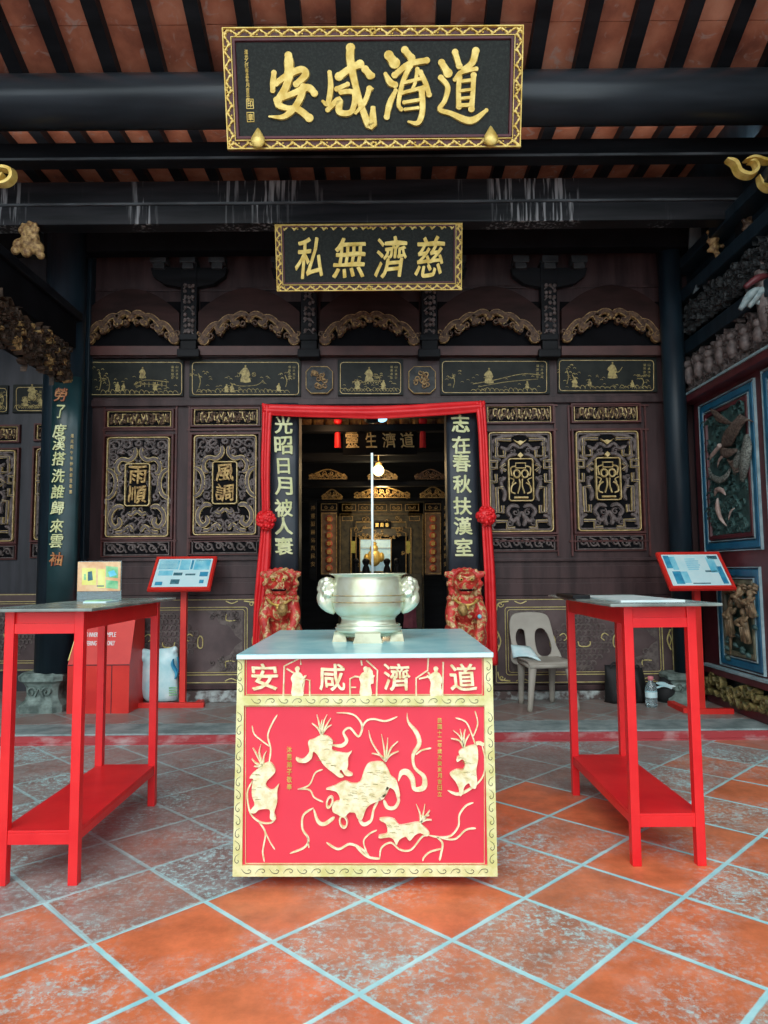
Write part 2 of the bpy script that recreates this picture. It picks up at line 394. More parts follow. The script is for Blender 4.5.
        for i in range(L): vs += [S(A[i], h0), S(B[i], h1), S(C[i], h1), S(D[i], h0)]
        fs = [(i * 4 + k, i * 4 + k + 1, ((i + 1) % L) * 4 + k + 1, ((i + 1) % L) * 4 + k) for i in range(L) for k in range(3)]
        return s.add(vs, fs)
    def grid(s, fn, nu, nv, smooth=True, thick=0):
        vs = [fn(i / nu, j / nv) for j in range(nv + 1) for i in range(nu + 1)]
        w = nu + 1
        return s.add(vs, [(j * w + i, j * w + i + 1, (j + 1) * w + i + 1, (j + 1) * w + i) for j in range(nv) for i in range(nu)], smooth)
    def build(s, name, m, parent=None, smooth=None, solid=0.0, origin=None):
        me = bpy.data.meshes.new(name)
        o = Vector(origin) if origin is not None else Vector((0, 0, 0))
        if parent is not None: o = world_loc(parent)
        elif origin is None and s.v:
            xs = [v[0] for v in s.v]; ys = [v[1] for v in s.v]; zs = [v[2] for v in s.v]
            o = Vector(((min(xs) + max(xs)) / 2, (min(ys) + max(ys)) / 2, min(zs)))
        me.from_pydata([tuple(Vector(v) - o) for v in s.v], [], s.f)
        me.polygons.foreach_set('use_smooth', [bool(x) if smooth is None else smooth for x in s.sm])
        me.update()
        bm = bmesh.new(); bm.from_mesh(me); bmesh.ops.recalc_face_normals(bm, faces=bm.faces[:]); bm.to_mesh(me); bm.free()
        me.materials.append(M[m] if isinstance(m, str) else m)
        ob = bpy.data.objects.new(name, me); col.objects.link(ob)
        if parent is not None: ob.parent = parent
        else: ob.location = o
        if solid:
            md = ob.modifiers.new('solid', 'SOLIDIFY'); md.thickness = solid; md.offset = 0
        return ob
def world_loc(o):
    v = Vector((0, 0, 0))
    while o is not None: v += o.location; o = o.parent
    return v
def empty(name, loc=(0, 0, 0)):
    o = bpy.data.objects.new(name, None); o.location = loc; o.empty_display_size = .1; col.objects.link(o); return o
def tag(o, label=None, cat=None, group=None, kind=None):
    if label: o['label'] = label
    if cat: o['category'] = cat
    if group: o['group'] = group
    if kind: o['kind'] = kind
    return o
def struct(o): o['kind'] = 'structure'; return o
def kids(o): return [c for c in bpy.data.objects if c.parent == o]
def copy_tree(o, parent=None):
    c = o.copy(); col.objects.link(c)
    if parent: c.parent = parent
    for k in kids(o): copy_tree(k, c)
    return c

# ------------------------------------------------------------------ lettering
def glyphs(body, bold=0.0):
    """triangulated outline of a text at size 1: (verts, faces, bbox)"""
    c = bpy.data.curves.new('t', 'FONT'); c.body = body; c.size = 1; c.offset = bold; c.resolution_u = 3; c.fill_mode = 'FRONT'
    o = bpy.data.objects.new('t', c); col.objects.link(o)
    bpy.context.view_layer.update()
    me = bpy.data.meshes.new_from_object(o.evaluated_get(bpy.context.evaluated_depsgraph_get()))
    vs = [(v.co.x, v.co.y) for v in me.vertices]; fs = [tuple(p.vertices) for p in me.polygons]
    bpy.data.objects.remove(o); bpy.data.curves.remove(c); bpy.data.meshes.remove(me)
    if not vs: return [], [], (0, 0, 1, 1)
    xs = [v[0] for v in vs]; ys = [v[1] for v in vs]
    return vs, fs, (min(xs), min(ys), max(xs), max(ys))
def letter(mb, S, body, cx, cy, w, h, h0=.0, h1=.004, bold=.02, flip=1, shear=0.0, wob=0.0):
    """letters fitted into a w x h cell centred on (cx, cy) of surface S; flip=-1 when the surface's second axis points down"""
    vs, fs, (a, b, c, d) = glyphs(body, 0)
    if not vs: return
    if bold > .004:
        e = bold * .9
        for i, (ex, ey) in enumerate(((-e, 0), (e, 0), (0, -e * .8), (0, e * .8), (-e * .7, e * .6), (e * .7, -e * .6))):
            letter(mb, S, body, cx + ex * w, cy + ey * h * flip, w, h, h0, h1 + .0003 * (i - 3), 0, flip, shear, wob)
    out = []
    for hh in (h1, h0):
        for x, y in vs:
            X = ((x - a) / max(1e-6, c - a) - .5) * w; Yv = ((y - b) / max(1e-6, d - b) - .5) * h
            X += shear * Yv + wob * math.sin(Yv / h * 7 + cx) * w; Yv += wob * math.sin(X / w * 6 + cy) * h
            out.append(S((cx + X, cy + Yv * flip), hh))
    n = len(vs); F = list(fs)
    cnt = {}
    for f in fs:
        for i in range(len(f)):
            e = (f[i], f[(i + 1) % len(f)]); cnt[frozenset(e)] = cnt.get(frozenset(e), 0) + 1
    if h1 - h0 > .003:
        for f in fs:
            for i in range(len(f)):
                x, y = f[i], f[(i + 1) % len(f)]
                if cnt[frozenset((x, y))] == 1: F.append((x, y, y + n, x + n))
    mb.add(out, F)
def remeshed(mb, name, m, parent, voxel=.012, smooth_it=2, origin=None):
    """fuse the overlapping volumes of mb into one continuous skin"""
    ob = mb.build(name, m, parent, True, origin=origin)
    md = ob.modifiers.new('r', 'REMESH'); md.mode = 'VOXEL'; md.voxel_size = voxel; md.use_smooth_shade = True
    if smooth_it:
        ms = ob.modifiers.new('s', 'SMOOTH'); ms.iterations = smooth_it; ms.factor = .5
    bpy.context.view_layer.update()
    me = bpy.data.meshes.new_from_object(ob.evaluated_get(bpy.context.evaluated_depsgraph_get()))
    ob.modifiers.clear(); old = ob.data; ob.data = me; bpy.data.meshes.remove(old); me.name = name
    me.polygons.foreach_set('use_smooth', [True] * len(me.polygons))
    if not me.materials: me.materials.append(M[m] if isinstance(m, str) else m)
    return ob
def spiral(cx, cy, r, turns=1.3, a0=0.0, d=1, r_end=.18, n=10):
    return [(cx + r * (1 - (1 - r_end) * t) * math.cos(a0 + d * turns * 2 * PI * t), cy + r * (1 - (1 - r_end) * t) * math.sin(a0 + d * turns * 2 * PI * t)) for t in [k / n for k in range(n + 1)]]
# ================================================================== SETTING
ZP = 0.08                                            # raised platform
YF = 7.2                                             # carved front wall
YB = 7.9                                             # wall of the recessed left bay
o = MB().box(-7, -4, -.25, 7, 5.85, 0).build('floor', 'floor'); struct(o)
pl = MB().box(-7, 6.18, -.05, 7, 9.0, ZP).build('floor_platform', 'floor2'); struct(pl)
kb = MB().box(-7, 5.80, -.05, 7, 6.18, ZP, .012).build('trim_1', mat('blue grey kerb granite', (.15, .22, .225), (.33, .42, .43), .6, scale=6, bmp=.3)); struct(kb)
rs = MB(); rs.box(-7, 5.782, .012, 7, 5.81, .066).box(-7, 5.76, 0, 7, 5.80, .014)
rs = rs.build('trim_2', mat('chipped red kerb paint', (.42, .05, .06), (.50, .36, .36), .7, scale=5, bmp=.3, lo=.5, hi=.72, stretch=(1, 1, 2))); struct(rs)

# --- roof over the camera side, running down to the first beam, and the flat one beyond it
zr = at(384, 74, 5.2).z
SL = .48
def roofz(y): return zr + SL * (5.2 - y)
ceil = empty('ceiling', (0, 5.2, zr)); struct(ceil)
tl = MB(); raf0 = at(21, 78, 5.2).x; sp = (at(765, 70, 5.2).x - raf0) / 16
xs = [raf0 + sp * k for k in range(-6, 23)]
for k in range(len(xs) - 1):
    y = 5.36
    for r in range(9):
        y2 = y - .44; z1, z2 = roofz(y), roofz(y2); a, b = xs[k], xs[k + 1]; j = .006 * rnd.random()
        tl.add([(a, y, z1 + .055 + j), (b, y, z1 + .055), (b, y2 + .008, z2 + .055), (a, y2 + .008, z2 + .055 + j),
                (a, y, z1 + .09), (b, y, z1 + .09), (b, y2 + .008, z2 + .09), (a, y2 + .008, z2 + .09)],
               [(0, 1, 2, 3), (7, 6, 5, 4), (0, 4, 5, 1), (2, 6, 7, 3)])
        y = y2
struct(tl.build('ceiling_tiles', 'roof_tile', ceil))
for x in xs:
    MB().beam((x, 5.34, roofz(5.34)), (x, 1.6, roofz(1.6)), .105, .10).build('rafter', 'black', ceil)
ZC = 5.36
ceil2 = empty('ceiling_rear', (0, 6.4, ZC)); struct(ceil2)
t2 = MB()
for k in range(len(xs) - 1):
    for y in (5.40, 5.84, 6.28, 6.72, 7.16, 7.6): t2.box(xs[k] + .002, y, ZC + .04, xs[k + 1] - .002, y + .435, ZC + .07)
t2.build('ceiling_tiles', 'roof_tile', ceil2)
for x in xs: MB().box(x - .052, 5.30, ZC - .05, x + .052, 8.0, ZC + .04).build('rafter', 'black', ceil2)
roof = MB()
roof.add([(-7, 5.6, roofz(5.6) + .3), (7, 5.6, roofz(5.6) + .3), (7, 1.5, roofz(1.5) + .14), (-7, 1.5, roofz(1.5) + .14)], [(0, 1, 2, 3)])
roof.box(-7, 5.3, ZC + .1, 7, 8.3, ZC + .2)
struct(roof.build('roof', 'blackflat'))

# --- beams across
Z = lambda py, Y: at(384, py, Y).z
def xbar(name, parts, m):
    mb = MB()
    for p in parts:
        if p[0] == 'log': mb.lathe([(p[3] / 2, -6.5), (p[3] / 2, 6.5)], (0, p[1], p[2]), 28, axis='x')
        else: mb.box(-6.5, p[1], p[2], 6.5, p[3], p[4], .012)
    o = mb.build(name, m); struct(o); return o
d1 = Z(76, 5.2) - Z(124, 5.2)
xbar('beam_round', [('log', 5.2, (Z(76, 5.2) + Z(124, 5.2)) / 2, d1)], mat('polished black beam', (.014, .017, .021), (.034, .040, .048), .3, scale=3, stretch=(.3, 1, 3), bmp=.1))
xbar('beam_middle', [('b', 5.56, Z(159, 5.56), 5.64, Z(140, 5.56)), ('b', 5.53, Z(166, 5.66), 5.66, Z(158, 5.53))], 'black')
xbar('beam_streaked', [('b', 6.0, Z(201, 6.0), 6.1, Z(179, 6.0)), ('b', 5.97, Z(222, 5.97), 6.13, Z(203, 5.97))], 'beam_streak')
edge = mat('worn pale beam edge', (.03, .032, .036), (.10, .11, .12), .5, scale=9, stretch=(.3, 1, 1))  # paler strips along the lower beam edges
e_ = MB(); e_.box(-6.5, 5.525, Z(166, 5.66) - .004, 6.5, 5.545, Z(166, 5.66) + .014); e_.box(-6.5, 5.955, Z(203.5, 5.97), 6.5, 5.985, Z(201.5, 5.97))
struct(e_.build('trim_3', edge))
# tie beam just before the wall top
xbar('beam_tie', [('b', 6.85, Z(249, 6.85), 7.0, Z(224, 6.85))], 'blackflat')

# --- front wall with its door opening
dx0, dx1 = at(262, 520, YF).x, at(488, 520, YF).x
dz1 = at(375, 404, YF).z
ZT = ZC + .1
wb = MB(); WX0 = at(66, 500, YF).x
wb.box(WX0, YF, ZP, dx0, YF + .18, ZT); wb.box(dx1, YF, ZP, 3.25, YF + .18, ZT); wb.box(dx0, YF, dz1, dx1, YF + .18, ZT)
struct(wb.build('wall_back', 'wood'))
wl = MB().box(-7, YB, ZP, WX0 + .02, YB + .18, ZT); wl.box(WX0 - .02, YF + .05, ZP, WX0 + .06, YB + .1, ZT)
struct(wl.build('wall_left_bay', mat('dark blue brown bay wall', (.022, .024, .032), (.050, .052, .064), .45, scale=3, stretch=(3, 3, .4))))
struct(MB().box(-7.1, -4, 0, -7.0, 8.2, ZT).build('wall_left', 'wood'))

# door frame (jambs, head, threshold)
fr = MB(); a, b = at(299, 520, YF).x, at(447.5, 520, YF).x; hz = at(375, 414, YF).z
fr.box(dx0, YF - .02, ZP, a, YF + .24, dz1 + .02, .01); fr.box(b, YF - .02, ZP, dx1, YF + .24, dz1 + .02, .01)
fr.box(a, YF - .02, hz, b, YF + .24, dz1 + .02, .01); fr.box(a, YF + .02, ZP, b, YF + .16, ZP + .22, .01)
struct(fr.build('door_1', 'black'))
# upper boarded part of the wall (above the carved frieze) and rails
rail = MB()
for (y0, y1, h, m_) in ((349, 357, .05, 0), (399, 405, .04, 0), (226, 236, .06, 0), (287, 290, .02, 0)):
    x0, z0, x1, z1 = rect(82, y0, 664, y1, YF)
    rail.box(x0, YF - h, z0, x1, YF + .01, z1, .005)
struct(rail.build('trim_4', 'wood'))
hb = MB()
for (xa, xb) in ((86, 262), (488, 668)):
    for y0, y1, h in ((558, 561, .035), (566, 578, .012), (583, 595, .012), (596, 599, .035), (684, 689, .05)):
        x0, z0, x1, z1 = rect(xa, y0, xb, y1, YF); hb.box(x0, YF - h, z0, x1, YF + .01, z1, .004)
struct(hb.build('trim_5', 'wood'))
sb = MB()
for (xa, xb) in ((86, 262), (488, 668)):
    x0, z0, x1, z1 = rect(xa, 690, xb, 699, YF); sb.box(x0, YF - .07, ZP, x1, YF + .01, z1, .01)
struct(sb.build('baseboard_back', 'stone_sill'))
# red edge mouldings on the stiles
stl = MB()
for x in (103.5, 176, 189, 262, 487, 556, 570, 647):
    x0, z0, x1, z1 = rect(x - .9, 406, x + .9, 556, YF); stl.box(x0, YF - .022, z0, x1, YF + .01, z1)
for xa, xb in ((103, 177), (188, 262), (487, 557), (569, 648)):
    for y in (406, 430, 541):
        x0, z0, x1, z1 = rect(xa, y - .9, xb, y + .9, YF); stl.box(x0, YF - .024, z0, x1, YF + .01, z1)
struct(stl.build('trim_6', 'wood_red'))

# ================================================================== COLUMNS
def column_base(px0, px1, y0, y1, Y, name='stone_base', parent=None):
    c = (at(px0, y1, Y).x + at(px1, y1, Y).x) / 2; w = (at(px1, y1, Y).x - at(px0, y1, Y).x) / 2; h = at(px0, y0, Y).z - ZP
    mb = MB(); prof = [(1.0, 0), (1.0, .16), (.9, .22), (.76, .30), (.70, .42), (.72, .62), (.80, .72), (.98, .80), (1.0, .92), (.86, 1.0)]
    for (r0, z0), (r1, z1) in zip(prof, prof[1:]):
        def ring(r, z):
            q = r * w; k = q * .3
            return [(c + sx * (q - (k if i else 0)), Y + sy * (q - (0 if i else k)), ZP + z * h) for sx, sy, i in ((-1, -1, 0), (-1, -1, 1), (1, -1, 1), (1, -1, 0), (1, 1, 0), (1, 1, 1), (-1, 1, 1), (-1, 1, 0))]
        A, B = ring(r0, z0), ring(r1, z1)
        mb.add(A + B, [(i, (i + 1) % 8, 8 + (i + 1) % 8, 8 + i) for i in range(8)] + ([tuple(range(8, 16))] if z1 == 1.0 else []))
    # carved motif on the faces
    S = Surf((c, Y - w * .74, ZP + h * .52), (1, 0, 0), (0, 0, 1), (0, -1, 0), .01)
    mb.stroke(S, spiral(-7, 0, 5, 1.2), 2, -.02, .02); mb.stroke(S, spiral(7, 0, 5, 1.2, PI, -1), 2, -.02, .02)
    mb.stroke(S, [(-4, -4), (0, 3), (4, -4)], 2, -.02, .02)
    o = mb.build(name, 'stone', parent)
    return o, c, h
colL = empty('column', (0, 0, 0)); YC = 6.85
base, cx, bh = column_base(25, 69, 671, 703, YC)
bpy.data.objects.remove(base); colL.location = (cx, YC, ZP)
base, cx, bh = column_base(25, 69, 671, 703, YC, parent=colL)
cx = (at(38, 600, YC).x + at(77, 600, YC).x) / 2; cr = (at(77, 600, YC).x - at(38, 600, YC).x) / 2
MB().lathe([(cr, ZP + bh - .01), (cr * .99, 5.0)], (cx, YC, 0), 28).build('shaft', 'bluewood_haze', colL)
tag(colL, 'dark blue black column on a grey carved stone base behind the left table', 'column'); struct(colL)
colR = empty('column', (0, 0, 0)); YR = 7.0
cxr = (at(668, 500, YR).x + at(690, 500, YR).x) / 2; crr = (at(690, 500, YR).x - at(668, 500, YR).x) / 2
colR.location = (cxr, YR, ZP)
b2, _, bh2 = column_base(664, 697, 672, 698, YR, parent=colR)
MB().lathe([(crr, ZP + bh2 - .01), (crr, 5.0)], (cxr, YR, 0), 28).build('shaft', 'bluewood_haze', colR)
tag(colR, 'dark column with a painted blue haze tint at the corner of the carved side wall', 'column'); struct(colR)
# thin corner post left of the front wall
x0, z0, x1, z1 = rect(76, 225, 88, 700, 7.12)
struct(MB().box(x0, 7.08, ZP, x1, 7.24, 5.3, .01).build('pillar_corner', 'bluewood_haze'))

# couplet board on the left column
bd = empty('hanging_couplet_board', (cx, YC - cr - .02, at(60, 560, YC - cr).z))
Yc = YC - cr - .015
p0, p1 = at(41, 597, Yc), at(73, 597, Yc); zt = at(65, 376, Yc).z; zb = at(56, 606, Yc).z; w = p1.x - p0.x; mx = (p0.x + p1.x) / 2
def curved(u, v):
    ang = (u - .5) * 1.5; r = w / 2 / math.sin(.75)
    return (mx + r * math.sin(ang), Yc + r * (1 - math.cos(ang)), zb + (zt - zb) * v)
MB().grid(curved, 10, 4).build('board', mat('deep teal black board', (.008, .032, .038), (.020, .062, .070), .3, scale=3), bd, solid=.02)
S = Surf((mx, Yc - .010, 0), (1, 0, 0), (0, 0, 1), (0, -1, 0), 1)
ys = [395, 412, 431, 444, 459, 476, 492, 508, 526, 541, 559]
for i, (ch, y) in enumerate(zip('勞了度溪搭洗誰歸來雲袖', ys)):
    mb = MB(); letter(mb, S, ch, -.012, at(60, y, Yc).z, .115 if ch != '了' else .075, .125, 0, .012, .016, shear=.12, wob=.015)
    mm = 'char_pale' if 0 < i < 10 else M.setdefault('char_orange', mat('orange red lettering', (.30, .05, .02), (.62, .30, .10), .5, scale=18))
    c_ = mb.build('character', mm, bd)
    if i in (0, 10): c_['label'] = 'orange red character'
mb = MB()
for i, ch in enumerate('道光丙午年仲秋穀旦敬書'): letter(mb, S, ch, .105, at(70, 436 + i * 5.6, Yc).z, .026, .034, 0, .006, .01)
mb.build('inscription', 'gold_line', bd)
tag(bd, 'tall teal black board of cursive gold writing on the left column', 'couplet board')

# ================================================================== NAME BOARDS UNDER THE ROOF
def vine_border(mb, S, x0, y0, x1, y1, w, step, amp=.24):
    """gilt running vine with leaves and buds round a rectangular frame of width w"""
    r = random.Random(4)
    for (ax, ay, bx, by) in ((x0, y0 + w / 2, x1, y0 + w / 2), (x0, y1 - w / 2, x1, y1 - w / 2), (x0 + w / 2, y0, x0 + w / 2, y1), (x1 - w / 2, y0, x1 - w / 2, y1)):
        L = math.hypot(bx - ax, by - ay); ux, uy = (bx - ax) / L, (by - ay) / L; n = max(2, round(L / step)); pts = []
        M2 = lambda t, d: (ax + ux * t - uy * d, ay + uy * t + ux * d)
        for k in range(n * 2 + 1): pts.append(M2(L * k / (n * 2), amp * w * (1 if k % 2 else -1)))
        mb.stroke(S, pts, w * .20, 0, .010, 4)
        hs = L / (n * 2)
        for k in range(n * 2):
            t = L * (k + .5) / (n * 2); d = -1 if k % 2 else 1
            # leaf pair curling away from the stem
            mb.stroke(S, [M2(t - hs * .1, 0), M2(t + hs * .22, d * w * .16), M2(t + hs * .40, d * w * .36), M2(t + hs * .16, d * w * .40)], [w * .16, w * .36, w * .40, w * .16], 0, .013, 4, taper=.2)
            mb.stroke(S, [M2(t, 0), M2(t - hs * .28, -d * w * .12), M2(t - hs * .42, -d * w * .34)], [w * .16, w * .40, w * .20], 0, .012, 3, taper=.2)
            if k % 3 == 1: mb.ball(S(M2(t + hs * .1, d * w * (-.28 + .1 * r.random())), .006), (w * .13, w * .08, w * .13), 7, 5)
        # flower in the middle of the side
        for q in range(7): a_ = q * PI * 2 / 7; mb.ball(S(M2(L / 2 + w * .34 * math.cos(a_), w * .26 * math.sin(a_)), .010), (w * .17, w * .10, w * .17), 7, 5)
def board_surface(pxc, pyt, pyb, Yt, Yb, x0, x1):
    """tilted board: returns Surf with origin at lower-left, and width/height in metres"""
    a = at(pxc, pyb, Yb); t = at(pxc, pyt, Yt); Ym = (Yt + Yb) / 2; ym = (pyt + pyb) / 2
    xl, xr = at(x0, ym, Ym).x, at(x1, ym, Ym).x
    v = (t - a); v.x = 0; h = v.length; v.normalize(); n = Vector((1, 0, 0)).cross(v)
    return Surf((xl, a.y, a.z), (1, 0, 0), v, n, 1), xr - xl, h
def slab(mb, S, x0, y0, x1, y1, h0, h1):
    mb.poly(S, [(x0, y0), (x1, y0), (x1, y1), (x0, y1)], h0, h1)

grn = mat('speckled green black ground', (.006, .009, .007), (.030, .040, .032), .7, scale=60, bmp=.4, lo=.45, hi=.85)
S, w, h = board_surface(373, 27, 149, 4.78, 5.0, 225, 522)
pq = empty('name_board', S((w / 2, 0), -.03)); fw = .058
mb = MB(); slab(mb, S, 0, 0, w, h, -.04, 0); mb.build('backing', 'wood_red', pq)
mb = MB(); slab(mb, S, fw + .035, fw + .035, w - fw - .035, h - fw - .035, 0, .004); mb.build('field', grn, pq)
mb = MB(); mb.rrect(S, 0, 0, w, h, .011, 0, .022); mb.rrect(S, fw, fw, w - fw, h - fw, .008, 0, .018)
vine_border(mb, S, 0, 0, w, h, fw, .105); mb.build('frame', 'gold', pq)
mb = MB(); mb.rrect(S, fw + .008, fw + .008, w - fw - .008, h - fw - .008, .027, 0, .020); mb.build('inner_frame', 'maroon', pq)
# brush characters, each stroke traced: (points in tracing units, widths)
B1 = {'安': ((215, 20), [([(360, 168), (362, 200), (362, 250)], [30, 42, 38]), ([(290, 250), (284, 300), (282, 335)], [22, 26, 20]), ([(300, 300), (350, 265), (420, 235), (440, 262), (395, 305)], [26, 30, 32, 34, 26]),
     ([(372, 240), (345, 320), (305, 395), (350, 420), (400, 425), (455, 468)], [34, 34, 34, 26, 32, 34]), ([(430, 320), (415, 370), (380, 425), (330, 462), (264, 460)], [30, 32, 30, 24, 8]), ([(300, 380), (380, 350), (450, 322), (482, 350)], [26, 28, 34, 28])]),
 '咸': ((215, 20), [([(555, 250), (560, 320), (545, 400), (522, 388)], [18, 26, 24, 12]), ([(600, 270), (650, 235), (700, 212)], [34, 32, 34]), ([(655, 135), (655, 200), (680, 320), (712, 430), (750, 512), (758, 420)], [36, 36, 30, 30, 34, 12]),
     ([(545, 430), (600, 380), (600, 440), (660, 438), (672, 350), (610, 345)], [20, 30, 30, 26, 24, 22]), ([(590, 330), (640, 308)], [22, 20]), ([(745, 330), (720, 400), (680, 445)], [24, 22, 14]), ([(725, 238), (748, 268)], [30, 30])]),
 '濟': ((375, 20), [([(66, 172), (92, 208)], [38, 44]), ([(48, 260), (70, 300), (92, 312)], [16, 32, 26]), ([(50, 466), (66, 400), (95, 340)], [24, 28, 18]), ([(142, 148), (172, 185)], [30, 32]), ([(92, 266), (160, 215), (245, 198)], [26, 28, 26]),
     ([(165, 225), (130, 300), (108, 400), (120, 430)], [24, 22, 20, 18]), ([(200, 240), (190, 300), (170, 340)], [18, 16, 10]), ([(215, 255), (240, 310), (255, 362)], [22, 24, 22]), ([(130, 305), (215, 285)], [16, 16]), ([(128, 352), (235, 325)], [16, 18]), ([(135, 398), (215, 385)], [16, 16]), ([(140, 432), (200, 425)], [14, 14]),
     ([(220, 340), (222, 440), (200, 498), (155, 492)], [28, 26, 24, 10])]),
 '道': ((375, 20), [([(316, 208), (346, 258)], [28, 36]), ([(312, 280), (345, 325), (330, 390), (305, 432), (360, 452), (455, 488), (530, 438)], [24, 24, 22, 22, 24, 34, 16]), ([(380, 160), (400, 225)], [26, 26]), ([(478, 155), (462, 210), (420, 240)], [30, 30, 20]), ([(378, 290), (410, 255), (480, 240)], [16, 22, 18]),
     ([(400, 280), (396, 350), (398, 420)], [24, 22, 24]), ([(468, 270), (465, 350), (458, 432)], [24, 22, 26]), ([(400, 300), (465, 292)], [16, 16]), ([(400, 345), (460, 338)], [14, 14]), ([(398, 382), (460, 376)], [14, 14]), ([(398, 415), (458, 412)], [18, 18])])}
class Traced:
    def __init__(s, org): s.org = org; s.n = S.n
    def __call__(s, p, hh=0.0):
        px, py = s.org[0] + p[0] / 4.8, s.org[1] + p[1] / 4.8
        u = (px - 225 - 1.5 * (py - 27) / 122 * (1 if px < 373 else -1)) / 297; v = 1 - (py - 27) / 122
        return S((u * w, v * h), hh)
for ch, (org, st) in B1.items():
    mb = MB(); T = Traced(org)
    for k, (pts, ws) in enumerate(st):
        mb.stroke(T, pts, [q * 1.25 for q in ws], 0, .020 + .0007 * k, 5, top=.8)
        for e_i in (0, -1):
            rr_ = ws[e_i] * .62; mb.poly(T, [(pts[e_i][0] + rr_ * math.cos(a), pts[e_i][1] + rr_ * math.sin(a)) for a in [q * PI / 6 for q in range(12)]], 0, .0185 + .0007 * k)
    mb.build('character', 'gold', pq)
mb = MB()
for i, ch in enumerate('道光乙巳年孟冬月吉旦立'): letter(mb, S, ch, .165, h - .155 - i * .031, .024, .028, 0, .008, .012)
mb.build('inscription', 'gold', pq)
for k in range(2):
    mb = MB(); yy = h - .53 - k * .088; mb.rrect(S, .150, yy, .205, yy + .068, .006, 0, .01)
    letter(mb, S, '印章'[k], .1775, yy + .034, .036, .046, 0, .009, .015); mb.build('seal', 'gold', pq)
for px in (257, 491):
    t = S(((px - 225) / 297 * w, .055), .048); mb = MB()
    mb.lathe([(.001, -.062), (.034, -.052), (.052, -.018), (.049, .015), (.026, .055), (.008, .085), (.001, .092)], t, 16, sy=.45)
    lb = mb.build('peg', 'gold', None); lb.name = 'hanging_hook'
    tag(lb, 'gilt peach shaped hook at the lower %s corner of the upper name board' % ('left' if px < 300 else 'right'), 'hook')
tag(pq, 'large gilt framed name board with four brushed characters hung highest under the roof', 'name board')

S, w, h = board_surface(369, 224, 291, 6.02, 6.16, 276, 462)
pq = empty('name_board', S((w / 2, 0), -.03)); fw = .052
mb = MB(); slab(mb, S, 0, 0, w, h, -.04, 0); mb.build('backing', 'wood_red', pq)
mb = MB(); slab(mb, S, fw + .02, fw + .02, w - fw - .02, h, 0, .004); mb.build('field', grn, pq)
mb = MB(); mb.rrect(S, 0, 0, w, h, .009, 0, .022); mb.rrect(S, fw, fw, w - fw, h - .01, .007, 0, .018)
vine_border(mb, S, 0, 0, w, h, fw, .085); mb.build('frame', 'gold', pq)
mb = MB(); mb.rrect(S, fw + .007, fw + .007, w - fw - .007, h - .01, .018, 0, .018); mb.build('inner_frame', 'maroon', pq)
for ch, px, sz in (('私', 310.5, 29), ('無', 350, 33), ('濟', 391, 31), ('慈', 430, 28)):
    mb = MB(); u = (px - 276) / 186 * w; letter(mb, S, ch, u, h * .50, sz * .0084, .335, 0, .02, .017, shear=.10, wob=.02)
    mb.build('character', 'gold', pq)
tag(pq, 'smaller gilt framed name board hung below the beams over the doorway', 'name board')

for k, yy in enumerate((5.82,)):
    L = bpy.data.lights.new('tile fill light', 'AREA'); L.shape = 'RECTANGLE'; L.size = 11; L.size_y = .25; L.energy = 45; L.color = (1, .95, .9)  # unseen fill lamp added to brighten the rear ceiling tiles
    lo_ = bpy.data.objects.new('tile_fill_light', L); lo_.location = (0, yy, 4.98); lo_.rotation_euler = (PI, 0, 0); col.objects.link(lo_)
# ================================================================== CARVED WINDOWS
rw = random.Random(11)
def mir(pts): return [(-x, y) for x, y in pts]
def edged(g, b, S, pts, w, hb, n=5, taper=0, closed=False, rim=1.0):
    """carved band: gilt rim g with body b on top"""
    g.stroke(S, pts, w, 0, hb - .004, n, taper, closed, top=.9)
    b.stroke(S, pts, max(.6, w - rim), 0, hb + .004, n, taper, closed, top=.75)
def fret_strip(g, b, S, x0, x1, y0, y1, w, seed, hooks=7):
    r = random.Random(seed); L = (x1 - x0) / 2; cx = (x0 + x1) / 2; hgt = y1 - y0; cy = (y0 + y1) / 2
    st = L / hooks
    for k in range(hooks):
        xa = L * k / hooks + .3; up = 1 if k % 2 else -1; a, t = hgt * .36, st * .8
        pat = r.choice([
            [(xa, cy + a * up), (xa + t, cy + a * up), (xa + t, cy - a * up * .2), (xa + t * .4, cy - a * up * .2)],
            [(xa, cy - a * up), (xa, cy + a * up * .6), (xa + t * .7, cy + a * up * .6), (xa + t * .7, cy - a * up * .3)],
            [(xa, cy), (xa + t * .5, cy + a * up), (xa + t, cy), (xa + t * .5, cy - a * up)]])
        for sgn in (1, -1):
            q = [(cx + sgn * (p[0]), p[1]) for p in pat]
            (g if (k + (sgn > 0)) % 3 or r.random() < .5 else b).stroke(S, q, w, 0, .020, 1 if r.random() < .6 else 3, top=.6)
    b.stroke(S, [(x0, cy - hgt * .1), (x1, cy + hgt * .1)], w * .8, 0, .012, 1)
    b.stroke(S, [(cx - 3, y0), (cx - 3, y1)], w * .8, 0, .012, 1); b.stroke(S, [(cx + 3, y0), (cx + 3, y1)], w * .8, 0, .012, 1)

